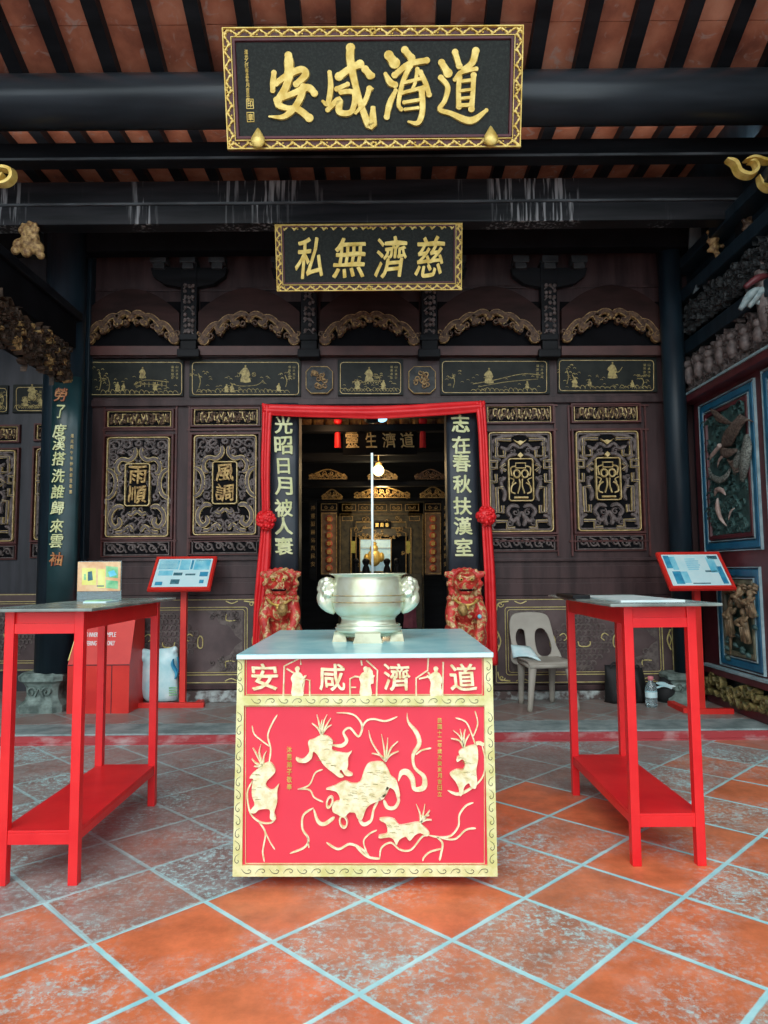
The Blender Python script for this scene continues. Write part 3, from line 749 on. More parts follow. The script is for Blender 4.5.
def window_unit(kind, chars=None):
    root = empty('window_1', (0, 0, 0)); struct(root)
    S = Surf((0, 0, 0), (1, 0, 0), (0, 0, 1), (0, -1, 0), .01)
    # recess
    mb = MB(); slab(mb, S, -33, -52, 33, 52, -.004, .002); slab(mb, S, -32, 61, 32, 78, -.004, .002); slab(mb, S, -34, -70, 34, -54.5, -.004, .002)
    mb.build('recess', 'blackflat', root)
    fr_ = MB(); fr_.rrect(S, -36.5, -54, 36.5, 54, 3.2, 0, .04); fr_.rrect(S, -36, 59, 36, 80, 2.8, 0, .035); fr_.rrect(S, -36, -71, 36, -54, 1.6, 0, .03)
    fr_.build('window_frame', 'wood_red', root)
    g, b, gg = MB(), MB(), MB()
    # transom fret
    fret_strip(g, gg, S, -31, 31, 62.5, 76.5, 1.5, 5 if kind == 'cloud' else 9)
    fret_strip(gg, gg, S, -31, 31, 63, 76, 2.2, 15 if kind == 'cloud' else 19, 9)
    for k in range(12): gg.stroke(S, spiral(-28.5 + 5.2 * k, 66 + 7 * (k % 2), 2.6, 1.1, k, 1, .3, 7), 1.5, 0, .017, 1)
    g.rrect(S, -32.5, 61, 32.5, 78, 1.1, 0, .02, 1.5)
    # lower grey fret
    for k in range(6):
        cx_ = (-26 + k * 10.4); d = 1 if k < 3 else -1
        b.stroke(S, spiral(cx_, -62, 4.4, 1.2, PI * (k % 2), d), 2.2, 0, .022, 2)
        b.stroke(S, [(cx_ - 5, -57.5), (cx_ + 1, -60), (cx_ + 5, -66.5)], 2.0, 0, .018, 3)
    b.rrect(S, -33, -69.5, 33, -55.5, 1.4, 0, .022)
    # main pane frame
    g.rrect(S, -32, -51, 32, 51, 1.5, 0, .034, 3.5); b.rrect(S, -30.5, -49.5, 30.5, 49.5, 2.2, 0, .022, 3)
    cw, chh, cy = 13, 22, (2 if kind == 'cloud' else 2)
    if kind == 'cloud':
        arcs = [([(3, 40), (3.5, 32), (9, 27), (17, 28), (22, 22), (21, 15), (17, 13)], 5.0),
                ([(31, 18), (25, 14), (22, 5), (24, -6), (29, -11), (31, -10)], 4.6),
                ([(13, -21), (20, -20), (26, -26), (27, -35), (22, -41), (17, -37), (19, -31)], 5.2),
                ([(0, -24), (5, -28), (9, -26)], 4), ([(4, -46), (8, -40), (15, -45), (22, -46)], 4)]
        for pts, w_ in arcs:
            for q in (pts, mir(pts)): edged(g, b, S, q, w_, .030, 5, .1)
        for (x, y, r_) in ((12, 43, 6), (23, 42, 5.5), (25, 30, 5), (8, 34, 3.5), (15, 20, 3), (27, 22, 3.5), (17, 4, 3.5), (18, -10, 4), (26, -18, 4.5), (7, -30, 5), (5, -40, 5), (12, -44, 4), (27, -45, 4), (13, -33, 3.4), (28, 2, 3.2), (18, 36, 3.2), (0, 45, 3.5), (21, -2, 2.8)):
            for sg in (1, -1):
                if x == 0 and sg < 0: continue
                b.stroke(S, spiral(sg * x, y, r_, 1.15, rw.random() * 6, sg, .3, 9), 3.6, 0, .026, 1, top=.45)
        for _ in range(60):
            x, y = 3 + rw.random() * 27, -47 + rw.random() * 94
            if abs(x) < cw + 1 and abs(y - cy) < chh + 1: continue
            l, a = 3 + rw.random() * 4, rw.random() * 6.3
            for sg in (1, -1):
                b.stroke(S, [(sg * x, y), (sg * (x + l * math.cos(a)), y + l * math.sin(a)), (sg * (x + l * math.cos(a + .8)), y + l * 1.3 * math.sin(a + .8))], 2.4, 0, .016 + rw.random() * .01, 3, taper=.3)
    else:
        keys = [([(9, 43), (24, 43), (24, 26), (16, 26), (16, 32)], 3.4), ([(31, 21), (24, 21), (24, 14), (31, 14)], 3.0),
                ([(31, 0), (25, 0), (25, 8)], 3.0), ([(18, -6), (24.5, -6), (24, -31), (19, -31), (19, -24)], 3.4),
                ([(26, -40), (15, -40), (15, -47), (7, -47)], 3.2), ([(15, 18), (20, 15), (15, 11)], 3.0)]
        for pts, w_ in keys:
            for q in (pts, mir(pts)): edged(g, b, S, q, w_, .032, 1)
        for sg in (1, -1):
            for pts in ([(0, 34), (7, 38), (13, 33), (20, 36)], [(3, 28), (10, 27), (18, 19), (19, 8)], [(15, 5), (20, -1), (16, -12), (18, -20)], [(2, -26), (9, -24), (14, -30), (10, -36)],
                        [(3, -34), (8, -40), (12, -36)], [(0, -30), (4, -38), (2, -45)], [(22, -34), (27, -36), (28, -45)], [(27, 30), (28, 40), (20, 46), (6, 47)], [(28, -2), (28, -22), (27, -34)], [(20, 22), (28, 26)]):
                b.stroke(S, [(sg * x, y) for x, y in pts], 4.8, 0, .024, 5, taper=.12, top=.5)
            for (x, y, r_) in ((6, -31, 3.6), (12, -42, 3.5), (24, 38, 3), (20, 3, 3), (8, 31, 3), (28, -28, 2.6)):
                b.stroke(S, spiral(sg * x, y, r_, 1.2, 1.0, sg), 2.2, 0, .028, 1, top=.45)
        g.poly(S, [(-7, 43), (0, 37), (7, 43), (3, 41), (0, 42), (-3, 41)], 0, .034); g.poly(S, [(-3, 27), (0, 30), (3, 27), (0, 24)], 0, .034)
    b.build('lattice', 'carve_grey', root); gg.build('fret', 'carve_brown', root); g.build('gilt_edging', 'gold_line', root)
    c_ = MB(); slab(c_, S, -cw + .5, cy - chh + .5, cw - .5, cy + chh - .5, .008, .014); c_.build('cartouche', 'blackflat', root)
    c_ = MB(); c_.rrect(S, -cw, cy - chh, cw, cy + chh, 1.5, .0, .042, 3); c_.build('cartouche_frame', 'gold_line', root)
    if chars:
        for k, ch in enumerate(chars):
            c_ = MB(); letter(c_, S, ch, 0, cy + 10 - 20 * k, 18, 17, .012, .036, .022, wob=.045); c_.build('character', 'gold_dim', root)
    else:
        c_ = MB()
        for sg in (1, -1):
            c_.stroke(S, [(sg * 4 + 3.2 * math.cos(a), cy + 6 + 3.8 * math.sin(a)) for a in [k * PI / 4 for k in range(8)]], 2.2, .01, .04, 3, closed=True)
            c_.stroke(S, [(sg * 1.6, cy + 1), (sg * 1.2, cy - 6), (sg * 3.5, cy - 14)], 1.6, .01, .036, 3)
            c_.stroke(S, [(sg * 5, cy - 3), (sg * 9, cy - 6), (sg * 10, cy - 12), (sg * 6, cy - 14)], 2, .01, .034, 4)
            c_.stroke(S, [(sg * 5, cy + 14), (sg * 10, cy + 12), (sg * 9, cy + 4)], 1.8, .01, .034, 4)
            c_.stroke(S, [(sg * 11, cy + 2), (sg * 7, cy), (sg * 9, cy - 4)], 1.4, .01, .03, 3)
        c_.stroke(S, [(-5, cy + 17), (5, cy + 17), (5, cy + 12), (-5, cy + 12)], 1.6, .01, .034, 1, closed=True)
        c_.stroke(S, [(-7, cy - 18), (7, cy - 18)], 2.6, .01, .036, 1); c_.build('vase_carving', 'gold_line', root)
    return root
WIN = []
def place(root, px, py, Y, name, label, n=[1]):
    p = at(px, py, Y); root.location = (p.x, Y - .002, p.z); root.name = name; root['label'] = label; root['category'] = 'window'
uA = window_unit('cloud', '雨順'); place(uA, 138.5, 487, YF, 'window_1', 'carved cloud scroll window left of the doorway, the farther one, above the white carrier bag')
uB = window_unit('cloud', '風調'); place(uB, 225.5, 485, YF, 'window_2', 'carved cloud scroll window directly left of the red draped doorway')
uC = window_unit('key'); place(uC, 520.5, 482, YF, 'window_3', 'carved key fret window directly right of the red draped doorway')
uD = copy_tree(uC); place(uD, 607.5, 481, YF, 'window_4', 'carved key fret window second to the right of the doorway')
uE = copy_tree(uC); place(uE, -13, 496, YB, 'window_5', 'carved window in the left bay cut by the photo edge')
uF = copy_tree(uC); place(uF, 65, 494, YB, 'window_6', 'carved window in the left bay half hidden by the column')
for u in (uA, uB, uC, uD, uE, uF): u['group'] = 'carved lattice windows'

# ================================================================== LOWER CARVED PANELS
def lower_panel(label, px, py, Y):
    p = at(px, py, Y); root = empty('wall_relief', (0, 0, 0)); S = Surf((0, 0, 0), (1, 0, 0), (0, 0, 1), (0, -1, 0), .01)
    mb = MB(); slab(mb, S, -89, -42, 89, 42, -.002, .014); mb.build('board', 'panel_relief', root)
    g = MB(); g.rrect(S, -88, -41, 88, 41, .8, .01, .022, 2)
    for sx in (1, -1):
        for sy in (1, -1):
            g.stroke(S, [(sx * 86, sy * 30), (sx * 84, sy * 37), (sx * 74, sy * 39)], 1.6, .01, .022, 4); g.stroke(S, spiral(sx * 82, sy * 36, 3.2, 1.1, 0, sx), 1.2, .01, .024, 1)
            g.stroke(S, [(sx * 68, sy * 39.2), (sx * 62, sy * 36.8), (sx * 56, sy * 39.2)], 1.2, .01, .022, 3)
            g.stroke(S, [(sx * 57, sy * 26), (sx * 57, sy * 20), (sx * 66, sy * 20)], 1.3, .01, .03, 3)
        g.stroke(S, [(sx * 86, 10), (sx * 82.5, 0), (sx * 86, -10)], 1.6, .01, .022, 4); g.stroke(S, [(sx * 84.5, 6), (sx * 86.5, 0), (sx * 84.5, -6)], 1.2, .01, .022, 4)
        g.stroke(S, [(sx * 31, 5.5), (sx * 29, 2), (sx * 29, -5), (sx * 31.5, -7), (sx * 33.5, -5), (sx * 33.5, 2), (sx * 31.5, 5)], 1.1, .01, .032, 3)
        g.stroke(S, [(sx * 24, 5), (sx * 20, 7), (sx * 17, 3), (sx * 20, 0)], 1.1, .01, .032, 4)
    g.stroke(S, [(-6, -1), (-5, -5), (0, -6), (5, -5), (6, -1)], 1.4, .01, .034, 4)
    g.rrect(S, -78, -33.5, 78, 33.5, .8, .01, .024, 3); g.rrect(S, -75.5, -31, 75.5, 31, .6, .01, .022, 3)
    g.build('gilt_lines', 'panel_gold', root)
    r = MB(); rr = random.Random(int(px))
    # corner relief
    for sx in (1, -1):
        for sy in (1, -1):
            r.poly(S, [(sx * 73, sy * 30), (sx * 36, sy * 30), (sx * 46, sy * 24), (sx * 50, sy * 17), (sx * 60, sy * 14), (sx * 66, sy * 5), (sx * 73, 0)], .01, .019)
            for _ in range(15):
                t = rr.random(); x, y = 70 - 30 * rr.random(), 27 - 20 * rr.random() * rr.random()
                if x < 50 and y < 17: continue
                r.stroke(S, spiral(sx * x, sy * y, 2.2 + rr.random() * 1.6, 1.1, rr.random() * 6, sx, .3, 7), 1.5, .015, .03, 1)
    # central cloud diamond
    rows = [(24, 7), (19, 12), (13, 19), (7, 27), (1, 33), (-5, 30), (-11, 22), (-17, 15), (-23, 9), (-28, 6)]
    for y, hw in rows:
        k = max(2, int(hw / 4))
        for i in range(-k, k + 1):
            x = hw * i / k
            if abs(abs(x) - 31) < 3.5: continue
            r.stroke(S, [(x - 3, y), (x - 1.5, y + 2.8), (x + 1, y + 2.4), (x + 2.2, y), (x, y - 1.5)], 2.1, .01, .022 + .010 * rr.random(), 3, taper=.2)
    r.build('relief', 'relief_grey', root)
    root.location = (p.x, Y - .02, p.z)
    return tag(root, label, 'carved panel', 'low relief panels under the carved windows')
lower_panel('wide low relief wooden panel behind the white carrier bag, left of the doorway', 170, 641, YF)
lower_panel('wide low relief wooden panel behind the grey plastic chair, right of the doorway', 583, 640, YF)
# left bay low panel
p = lower_panel('dark low relief panel at the far left in the recessed bay', 12, 632, YB - .01)

# ================================================================== PAINTED FRIEZE PANELS
def painted_panel(x0, y0, x1, y1, label, seed, Y=YF, dense=1.0, style=0, m='gold_paint'):
    P = Photo(Y - .028); r = random.Random(seed)
    X0, Z0, X1, Z1 = rect(x0, y0, x1, y1, Y); root = empty('painted_panel', ((X0 + X1) / 2, Y - .02, Z0))
    MB().box(X0, Y - .028, Z0, X1, Y + .0, Z1, .004).build('board', 'lacquer', root)
    mb = MB(); mb.rrect(P, x0 + 2, y1 - 2, x1 - 2, y0 + 2, .7, 0, .003, 3.4); W = x1 - x0; Hh = y1 - y0
    mb.build('border', 'gold_line', root)
    g = MB(); gy = y1 - 7
    def fig(x, y, h):
        g.ball(P((x, y - h), .002), (.010, .004, .011), 8, 5)
        g.poly(P, [(x - h * .10, y - h * .88), (x + h * .12, y - h * .85), (x + h * .30, y - h * .45), (x + h * .2, y - h * .3), (x + h * .34, y), (x - h * .32, y), (x - h * .22, y - h * .45), (x - h * .38, y - h * .55)], 0, .004, 2)
    def rocks(x, y, w_, n=4):
        n = n * 2
        for k in range(n):
            a = x + w_ * (k / n - .5); hh = 1 + r.random() * 2.5
            g.stroke(P, [(a - 2, y + r.random()), (a, y - hh), (a + 2.6, y - hh * .6), (a + 4, y + 1)], .6, 0, .003, 3, taper=.2)
    def tree(x, y, h):
        g.stroke(P, [(x, y), (x + 1.5, y - h * .4), (x - .5, y - h * .8)], .8, 0, .003, 4)
        for k in range(int(9 * dense)):
            a, b_ = x + (r.random() - .5) * h * .9, y - h * (.45 + .55 * r.random())
            g.stroke(P, [(a - 1.4, b_), (a, b_ - 1.1), (a + 1.5, b_ + .2)], .7, 0, .003, 3, taper=.3)
    if style == 0:
        tree(x0 + W * .12, gy, Hh * .62); tree(x0 + W * .21, gy + 2, Hh * .5); fig(x0 + W * .31, gy + 1, 8); fig(x0 + W * .37, gy, 6)
        g.stroke(P, [(x0 + W * .48, gy - 5), (x0 + W * .6, gy - 10), (x0 + W * .84, gy - 8)], .7, 0, .003, 3); g.stroke(P, [(x0 + W * .5, gy - 2), (x0 + W * .6, gy - 6), (x0 + W * .82, gy - 4)], .6, 0, .003, 3)
        for k in range(8): g.stroke(P, [(x0 + W * (.5 + .045 * k), gy - 8), (x0 + W * (.5 + .045 * k), gy - 3)], .5, 0, .003, 1)
        fig(x0 + W * .57, gy - 12, 10); rocks(x0 + W * .55, gy + 3, W * .8, 8); fig(x0 + W * .7, gy, 7)
    elif style == 1:
        fig(x0 + W * .5, gy - 8, 16)
        for k in range(7): g.stroke(P, spiral(x0 + W * (.42 + .16 * r.random()), gy - 8 - 8 * r.random(), 2.4, 1, r.random() * 6), .5, 0, .003, 1)
        g.stroke(P, [(x0 + W * .36, gy - 7), (x0 + W * .45, gy - 4), (x0 + W * .6, gy - 5), (x0 + W * .66, gy - 10)], .6, 0, .003, 4)
        tree(x0 + W * .08, gy - 2, Hh * .5); fig(x0 + W * .33, gy + 2, 7); fig(x0 + W * .38, gy + 2, 7); rocks(x0 + W * .6, gy + 2, W * .6, 8); rocks(x0 + W * .2, gy + 2, W * .25, 3); tree(x0 + W * .86, gy - 3, Hh * .4); fig(x0 + W * .8, gy + 1, 7)
    elif style == 2:
        fig(x0 + W * .48, gy - 8, 13); rocks(x0 + W * .45, gy - 6, W * .4, 5); rocks(x0 + W * .5, gy + 2, W * .9, 9); fig(x0 + W * .3, gy, 9); fig(x0 + W * .7, gy, 8); tree(x0 + W * .62, gy - 6, 9)
    elif style == 3:
        fig(x0 + W * .45, gy - 5, 14); g.stroke(P, [(x0 + W * .3, gy - 4), (x0 + W * .5, gy - 8), (x0 + W * .75, gy - 14), (x0 + W * .92, gy - 13)], .8, 0, .003, 4)
        g.stroke(P, [(x0 + W * .35, gy - 1), (x0 + W * .6, gy - 6), (x0 + W * .9, gy - 9)], .6, 0, .003, 4); rocks(x0 + W * .6, gy + 3, W * .6, 7); fig(x0 + W * .8, gy, 6); tree(x0 + W * .12, gy, Hh * .5)
    else:
        fig(x0 + W * .56, gy - 8, 15); g.stroke(P, [(x0 + W * .56, gy - 15), (x0 + W * .62, gy - 14), (x0 + W * .66, gy - 19)], .8, 0, .003, 4)
        tree(x0 + W * .1, gy - 2, Hh * .55); tree(x0 + W * .16, gy, Hh * .4); fig(x0 + W * .18, gy + 1, 9); fig(x0 + W * .33, gy, 6); rocks(x0 + W * .4, gy + 2, W * .4, 4); fig(x0 + W * .76, gy + 1, 6); rocks(x0 + W * .8, gy + 2, W * .3, 4); tree(x0 + W * .86, gy, Hh * .3)
    for k in range(26):
        a_, b_ = x0 + 5 + (W - 12) * r.random(), y0 + Hh * (.45 + .42 * r.random())
        g.stroke(P, [(a_ - 1.6, b_), (a_, b_ - .9), (a_ + 1.8, b_ + .3)], .55, 0, .0025, 2, taper=.3)
    g.build('painting', m, root)
    i_ = MB()
    for c_ in range(2):
        for k in range(4): letter(i_, P, '山水清音福壽康寧'[c_ * 4 + k], x1 - 7 - c_ * 4.5, y0 + 7 + k * 3.6, 2.6, 2.6, 0, .002, 0, -1)
    i_.build('inscription', m, root)
    return tag(root, label, 'painted panel', 'gilt painted panels above the windows')
painted_panel(88, 360, 184, 397, 'painted black panel with a bridge and gilt figures, leftmost of the main wall', 1, style=0)
painted_panel(190, 360, 301, 397, 'painted black panel with a tall gilt figure in clouds, left of the small octagon', 2, style=1)
painted_panel(338, 360, 403, 396, 'short painted black panel in the middle above the red draped lintel', 3, style=2)
painted_panel(440, 359, 549, 395, 'painted black panel with a gilt figure on a sloping branch, right of centre', 4, style=3)
painted_panel(557, 358, 656, 393, 'painted black panel with a gilt standing figure, rightmost above the windows', 5, style=4)
painted_panel(14, 385, 52, 413, 'small painted panel in the left bay beside the column', 6, Y=YB, style=2)
painted_panel(-40, 386, 9, 414, 'painted panel in the left bay cut by the photo edge', 8, Y=YB, style=1)
def octagon(px, py, label):
    P = Photo(YF - .02); root = empty('octagon_ornament', at(px, py, YF - .02)); k = 13.2; c = 5
    pts = [(px - k + c, py - k), (px + k - c, py - k), (px + k, py - k + c), (px + k, py + k - c), (px + k - c, py + k), (px - k + c, py + k), (px - k, py + k - c), (px - k, py - k + c)]
    mb = MB(); mb.poly(P, pts, -.02, .02); mb.build('plaque', 'carve_dark', root)
    mb = MB(); mb.stroke(P, pts, 1.0, .0, .028, 1, closed=True); mb.build('rim', 'gold_dim', root)
    mb = MB(); rr = random.Random(px)
    for k_ in range(10): mb.stroke(P, spiral(px + (rr.random() - .5) * 14, py + (rr.random() - .5) * 14, 3, 1.1, rr.random() * 6, 1, .3, 8), 1.6, .015, .034 + .01 * rr.random(), 1)
    mb.build('relief', 'carve_gilt', root)
    tag(root, label, 'ornament', 'carved octagonal ornaments')
octagon(319.5, 380.5, 'small carved octagon plaque left of the central painted panel'); octagon(422, 380.5, 'small carved octagon plaque right of the central painted panel')

# ================================================================== ARCHED BEAMS WITH CARVED SCROLLS
def arch(x0, x1, ytop, ymid, label, seed, full=True, Y=YF):
    Yp = Y - .06; P = Photo(Yp); root = empty('arched_fascia', at((x0 + x1) / 2, 350, Yp)); W = x1 - x0; cx_ = (x0 + x1) / 2
    mb = MB(); n = 12; top, bot = [], []
    for k in range(n + 1):
        t = k / n * 2 - 1; x = cx_ + t * W / 2
        top.append((x, ytop + 24 * t * t)); bot.append((x, ymid + 30 * t * t))
    mb.poly(P, top + bot[::-1], -.05, .03); mb.build('arch', 'wood_arch', root)
    mb = MB(); mb.poly(P, [(x0, 347), (x1, 347), (x1, 356), (x0, 356)], -.05, .035); mb.build('sill', mat('dull red brown sill', (.05, .018, .016), (.10, .035, .03), .5, scale=3, bmp=.2), root)
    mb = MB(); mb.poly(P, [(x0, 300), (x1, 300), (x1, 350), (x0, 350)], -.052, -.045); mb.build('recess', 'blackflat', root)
    g, b = MB(), MB(); a0 = ymid + 4
    for sg in (1, -1):
        f = lambda t, d: (cx_ + sg * t * W / 2, a0 + 24 * t * t + d)
        L = .47 if full else .45
        for (ta, tb, d0, d1) in ((0, .32, 0, 0), (.25, .62, 0, 1), (.55, .93, 0, 2)):
            pts = [f(ta, d0), f((ta + tb) / 2, d0 - 2.6), f(tb, d1 + 1), f(tb - .06, d1 + 6), f(tb - .13, d1 + 4)]
            edged(g, b, P, pts, 6.0, .045, 5, .12, rim=1.3)
        for t, d, r_ in ((.12, 7, 3.4), (.30, 7, 3.6), (.45, 6, 3.4), (.60, 8, 3.8), (.76, 6, 3.6), (.88, 2, 3.8), (.95, 9 - 6, 3.0), (.97, -4, 3)):
            q = f(t, d); b.stroke(P, spiral(q[0], q[1], r_, 1.1, seed + t * 9, sg, .25, 8), 2.4, 0, .045, 1)
            if (int(t * 100) + seed) % 2: g.stroke(P, spiral(q[0], q[1], r_ * .8, .7, seed + t * 9, sg, .4, 6), .9, .01, .052, 1)
    b.ball(P((cx_, a0 + 2), .02), (.05, .03, .05), 10, 6)
    for k in range(6):
        a = k * PI / 3; g.ball(P((cx_ + 3.8 * math.cos(a), a0 + 2 + 3.4 * math.sin(a)), .035), (.018, .012, .018), 8, 5)
    b.build('scroll_carving', 'carve_brown', root); g.build('gilt_highlights', 'carve_gilt', root)
    tag(root, label, 'arched beam', 'arched beams with scroll friezes')
arch(85, 180, 290, 312, 'arched beam over a scroll frieze, leftmost of the five on the main wall', 1)
arch(199, 300, 289, 313, 'arched beam over a scroll frieze, left of the lower name board', 2)
arch(320, 419, 288, 313, 'arched beam over a scroll frieze directly below the lower name board', 3)
arch(438, 540, 287, 311, 'arched beam over a scroll frieze, right of the lower name board', 4)
arch(561, 661, 286, 310, 'arched beam over a scroll frieze, rightmost beside the right column', 5)

# ================================================================== BRACKET POSTS
def bracket_post(px, label, Y=YF):
    Yp = Y - .10; P = Photo(Yp); root = empty('bracket_post', at(px, 358, Yp))
    X0, Z0, X1, Z1 = rect(px - 8, 262, px + 8, 352, Yp)
    mb = MB(); mb.box(X0, Yp - .02, Z0, X1, Yp + .1, Z1, .01); x0, z0, x1, z1 = rect(px - 11, 350, px + 11, 358, Yp); mb.box(x0, Yp - .05, z0, x1, Yp + .1, z1, .01)
    x0, z0, x1, z1 = rect(px - 9, 335, px + 9, 341, Yp); mb.box(x0, Yp - .04, z0, x1, Yp + .1, z1, .008); mb.build('post', 'black', root)
    mb = MB(); rr = random.Random(px)
    for k in range(9):
        for sx in (-3.6, 0.4, 4.2):
            if rr.random() < .18: continue
            q = P((px + sx + rr.random(), 286 + k * 5.6 + rr.random() * 2), .03); mb.ball(q, (.019, .016, .021), 8, 6)
    for k in range(5): mb.stroke(P, [(px - 5, 290 + k * 11), (px, 286 + k * 11), (px + 5, 291 + k * 11)], 2, .0, .03, 3)
    mb.build('grape_carving', 'carve_grey' if 100 < px < 600 else 'carve_dark', root)
    # crossing arm with three bearing blocks
    mb = MB(); a = P; arm = [(px - 38, 268), (px + 38, 268), (px + 36, 276), (px + 25, 284), (px + 10, 287), (px - 10, 287), (px - 25, 284), (px - 36, 276)]
    mb.poly(P, arm, -.06, .01); mb.build('bracket_arm', 'black', root)
    for sx in (-29, 0, 29):
        x0, z0, x1, z1 = rect(px + sx - 8, 258, px + sx + 8, 270, Yp); b_ = MB(); b_.box(x0, Yp - .07, z0 + (z1 - z0) * .45, x1, Yp + .07, z1, .006)
        b_.box(x0 + .025, Yp - .05, z0, x1 - .025, Yp + .05, z0 + (z1 - z0) * .5, .006); b_.build('bearing_block', mat('dusty dark block', (.020, .021, .024), (.055, .057, .062), .5, scale=8), root)
    tag(root, label, 'bracket', 'bracket posts between the arched beams')
bracket_post(189, 'bracket post with carved grapes between the first and second arched beams from the left')
bracket_post(309, 'bracket post under the left end of the lower name board')
bracket_post(429, 'bracket post under the right end of the lower name board')
bracket_post(549, 'bracket post with carved grapes between the two arched beams nearest the right column')

# ================================================================== DOORWAY DRESSING
YD = 7.02
def door_board(x0t, x1t, x0b, x1b, yt, yb, chars, ys, xc, label):
    Yp = YD; root = empty('hanging_couplet_board', at((x0b + x1b) / 2, yb, Yp)); A, B = at(x0t, yt, Yp), at(x1t, yt, Yp); C, D = at(x1b, yb, Yp), at(x0b, yb, Yp)
    xl, xr = (A.x + D.x) / 2, (B.x + C.x) / 2; zt, zb_ = (A.z + B.z) / 2, (C.z + D.z) / 2
    def f(u, v):
        a = (u - .5) * 1.2; return (xl + (xr - xl) * u, Yp + .035 * (1 - math.cos(a)) * 4, zb_ + (zt - zb_) * v)
    MB().grid(f, 8, 3).build('board', mat('blue black couplet lacquer', (.018, .024, .034), (.038, .048, .062), .35, scale=3), root, solid=.024)
    P = Photo(Yp - .013)
    for i, (ch, y) in enumerate(zip(chars, ys)):
        mb = MB(); x = xc[0] + (xc[1] - xc[0]) * i / 6; letter(mb, P, ch, x, y, (17.2 if ch != '日' else 12) , 17.2 if ch != '日' else 15, -.02, .010, .030, -1, shear=-.05, wob=.016); mb.build('character', 'char_pale', root)
    tag(root, label, 'couplet board', 'couplet boards either side of the doorway')
door_board(269, 297, 270, 298, 403, 605, '光昭日月被人寰', [425, 445.5, 466, 486, 508, 526, 546], (283.5, 284), 'black board of pale gold characters on the left doorpost')
door_board(448, 476, 448, 480, 402, 608, '志在春秋扶漢室', [423.5, 445, 463, 484, 506, 526, 547], (460.5, 463.5), 'black board of pale gold characters on the right doorpost')

def cloth(mb, path, folds=3, amp=.012, nv=26, nu=14, thick=.0):
    """hanging strip along path of (left point, right point) pairs"""
    n = len(path)
    L = smooth_path([tuple(a) for a, b in path], 8); R = smooth_path([tuple(b) for a, b in path], 8)
    def f(u, v):
        i = v * (len(L) - 1); k = min(int(i), len(L) - 2); t = i - k
        a = Vector(L[k]).lerp(Vector(L[k + 1]), t); b = Vector(R[k]).lerp(Vector(R[k + 1]), t); p = a.lerp(b, u)
        return p + Vector((0, -amp * .6 * math.sin(u * folds * 2 * PI + v * 2) - .05 * math.sin(PI * u) * .6, 0))
    mb.grid(f, nu, len(L) - 1)
dr = empty('door_drape', at(373, 405, 6.93)); Yd = 6.93
mb = MB(); q = lambda x, y, d=0: at(x, y, Yd - d)
cloth(mb, [(q(262, 404), q(264, 415)), (q(300, 405), q(300, 417)), (q(340, 406), q(340, 418)), (q(375, 406), q(375, 419)), (q(410, 405), q(410, 417.5)), (q(450, 402.5), q(450, 415)), (q(484, 401), q(482, 412))], 2, .010, nu=10)
mb.build('swag', 'red_cloth', dr, solid=.006)
mb = MB(); cloth(mb, [(q(262, 403), q(273, 407)), (q(262, 430), q(271, 430)), (q(261, 470), q(270, 470)), (q(262, 508), q(270, 508)), (q(261, 530), q(271, 530)), (q(257, 570), q(270, 570)), (q(254, 610), q(265, 610)), (q(252, 665), q(262, 665))], 2.5, .012, nu=12)
mb.build('left_fall', 'red_cloth', dr, solid=.006)
mb = MB(); cloth(mb, [(q(475, 402), q(485, 401)), (q(478, 430), q(487, 430)), (q(480, 470), q(489, 470)), (q(482, 505), q(490, 505)), (q(482, 530), q(492, 530)), (q(484, 570), q(495, 570)), (q(485, 610), q(496.5, 610)), (q(486, 665), q(498, 665))], 2.5, .012, nu=12)
mb.build('right_fall', 'red_cloth', dr, solid=.006)
for px, py in ((266, 520), (486, 516)):
    mb = MB(); c = at(px, py, Yd - .06); rr = random.Random(px)
    for k in range(60):
        a, b = rr.random() * 2 * PI, math.acos(2 * rr.random() - 1); r_ = .082
        p = c + Vector((r_ * math.sin(b) * math.cos(a), r_ * .7 * math.sin(b) * math.sin(a), r_ * math.cos(b)))
        mb.ball(p, (.022, .018, .022), 7, 5)
    mb.ball(c, (.086, .06, .086)); mb.build('rosette', 'red_cloth', dr)
tag(dr, 'red satin cloth draped over and down both sides of the doorway with two rosettes', 'drape')
# ================================================================== ALTAR TABLE
YA = 3.17; P = Photo(YA)
alt = empty('altar_table', (at(365, 875, YA).x, YA, 0))
yb = 4.36
def prism(mb, px, Ya, Yb_):
    A = [at(x, y, Ya) for x, y in px]
    for v in A:
        if v.z < .02: v.z = 0
    B = [Vector((v.x, Yb_, v.z)) for v in A]; n = len(A)
    mb.add(A + B, [tuple(range(n)), tuple(range(2 * n - 1, n - 1, -1))] + [(i, i + n, (i + 1) % n + n, (i + 1) % n) for i in range(n)])
mb = MB(); prism(mb, [(233.5, 876), (496.5, 876), (491.5, 656), (238.5, 656)], YA, yb); mb.build('cabinet', 'red_altar', alt)
mb = MB()
for q in ([(233, 875.6), (242.6, 865), (245, 705), (238, 656)],): pass
def fpoly(mb, pts, h0, h1): mb.poly(P, pts, h0, h1)
gb = MB()
fpoly(gb, [(233, 875), (242.5, 865), (245, 656), (238.2, 656)], -.01, .012)
fpoly(gb, [(497.2, 875), (487.2, 865), (483.2, 656), (491.8, 656)], -.01, .012)
fpoly(gb, [(233, 875.5), (497.2, 875.5), (487.4, 864.6), (242.4, 864.6)], -.01, .012)
fpoly(gb, [(244, 695.4), (485, 695.4), (485.4, 705), (243.8, 705)], -.01, .013)
gb.build('gilt_border', 'altar_gold', alt)
mb = MB(); rr = random.Random(3)
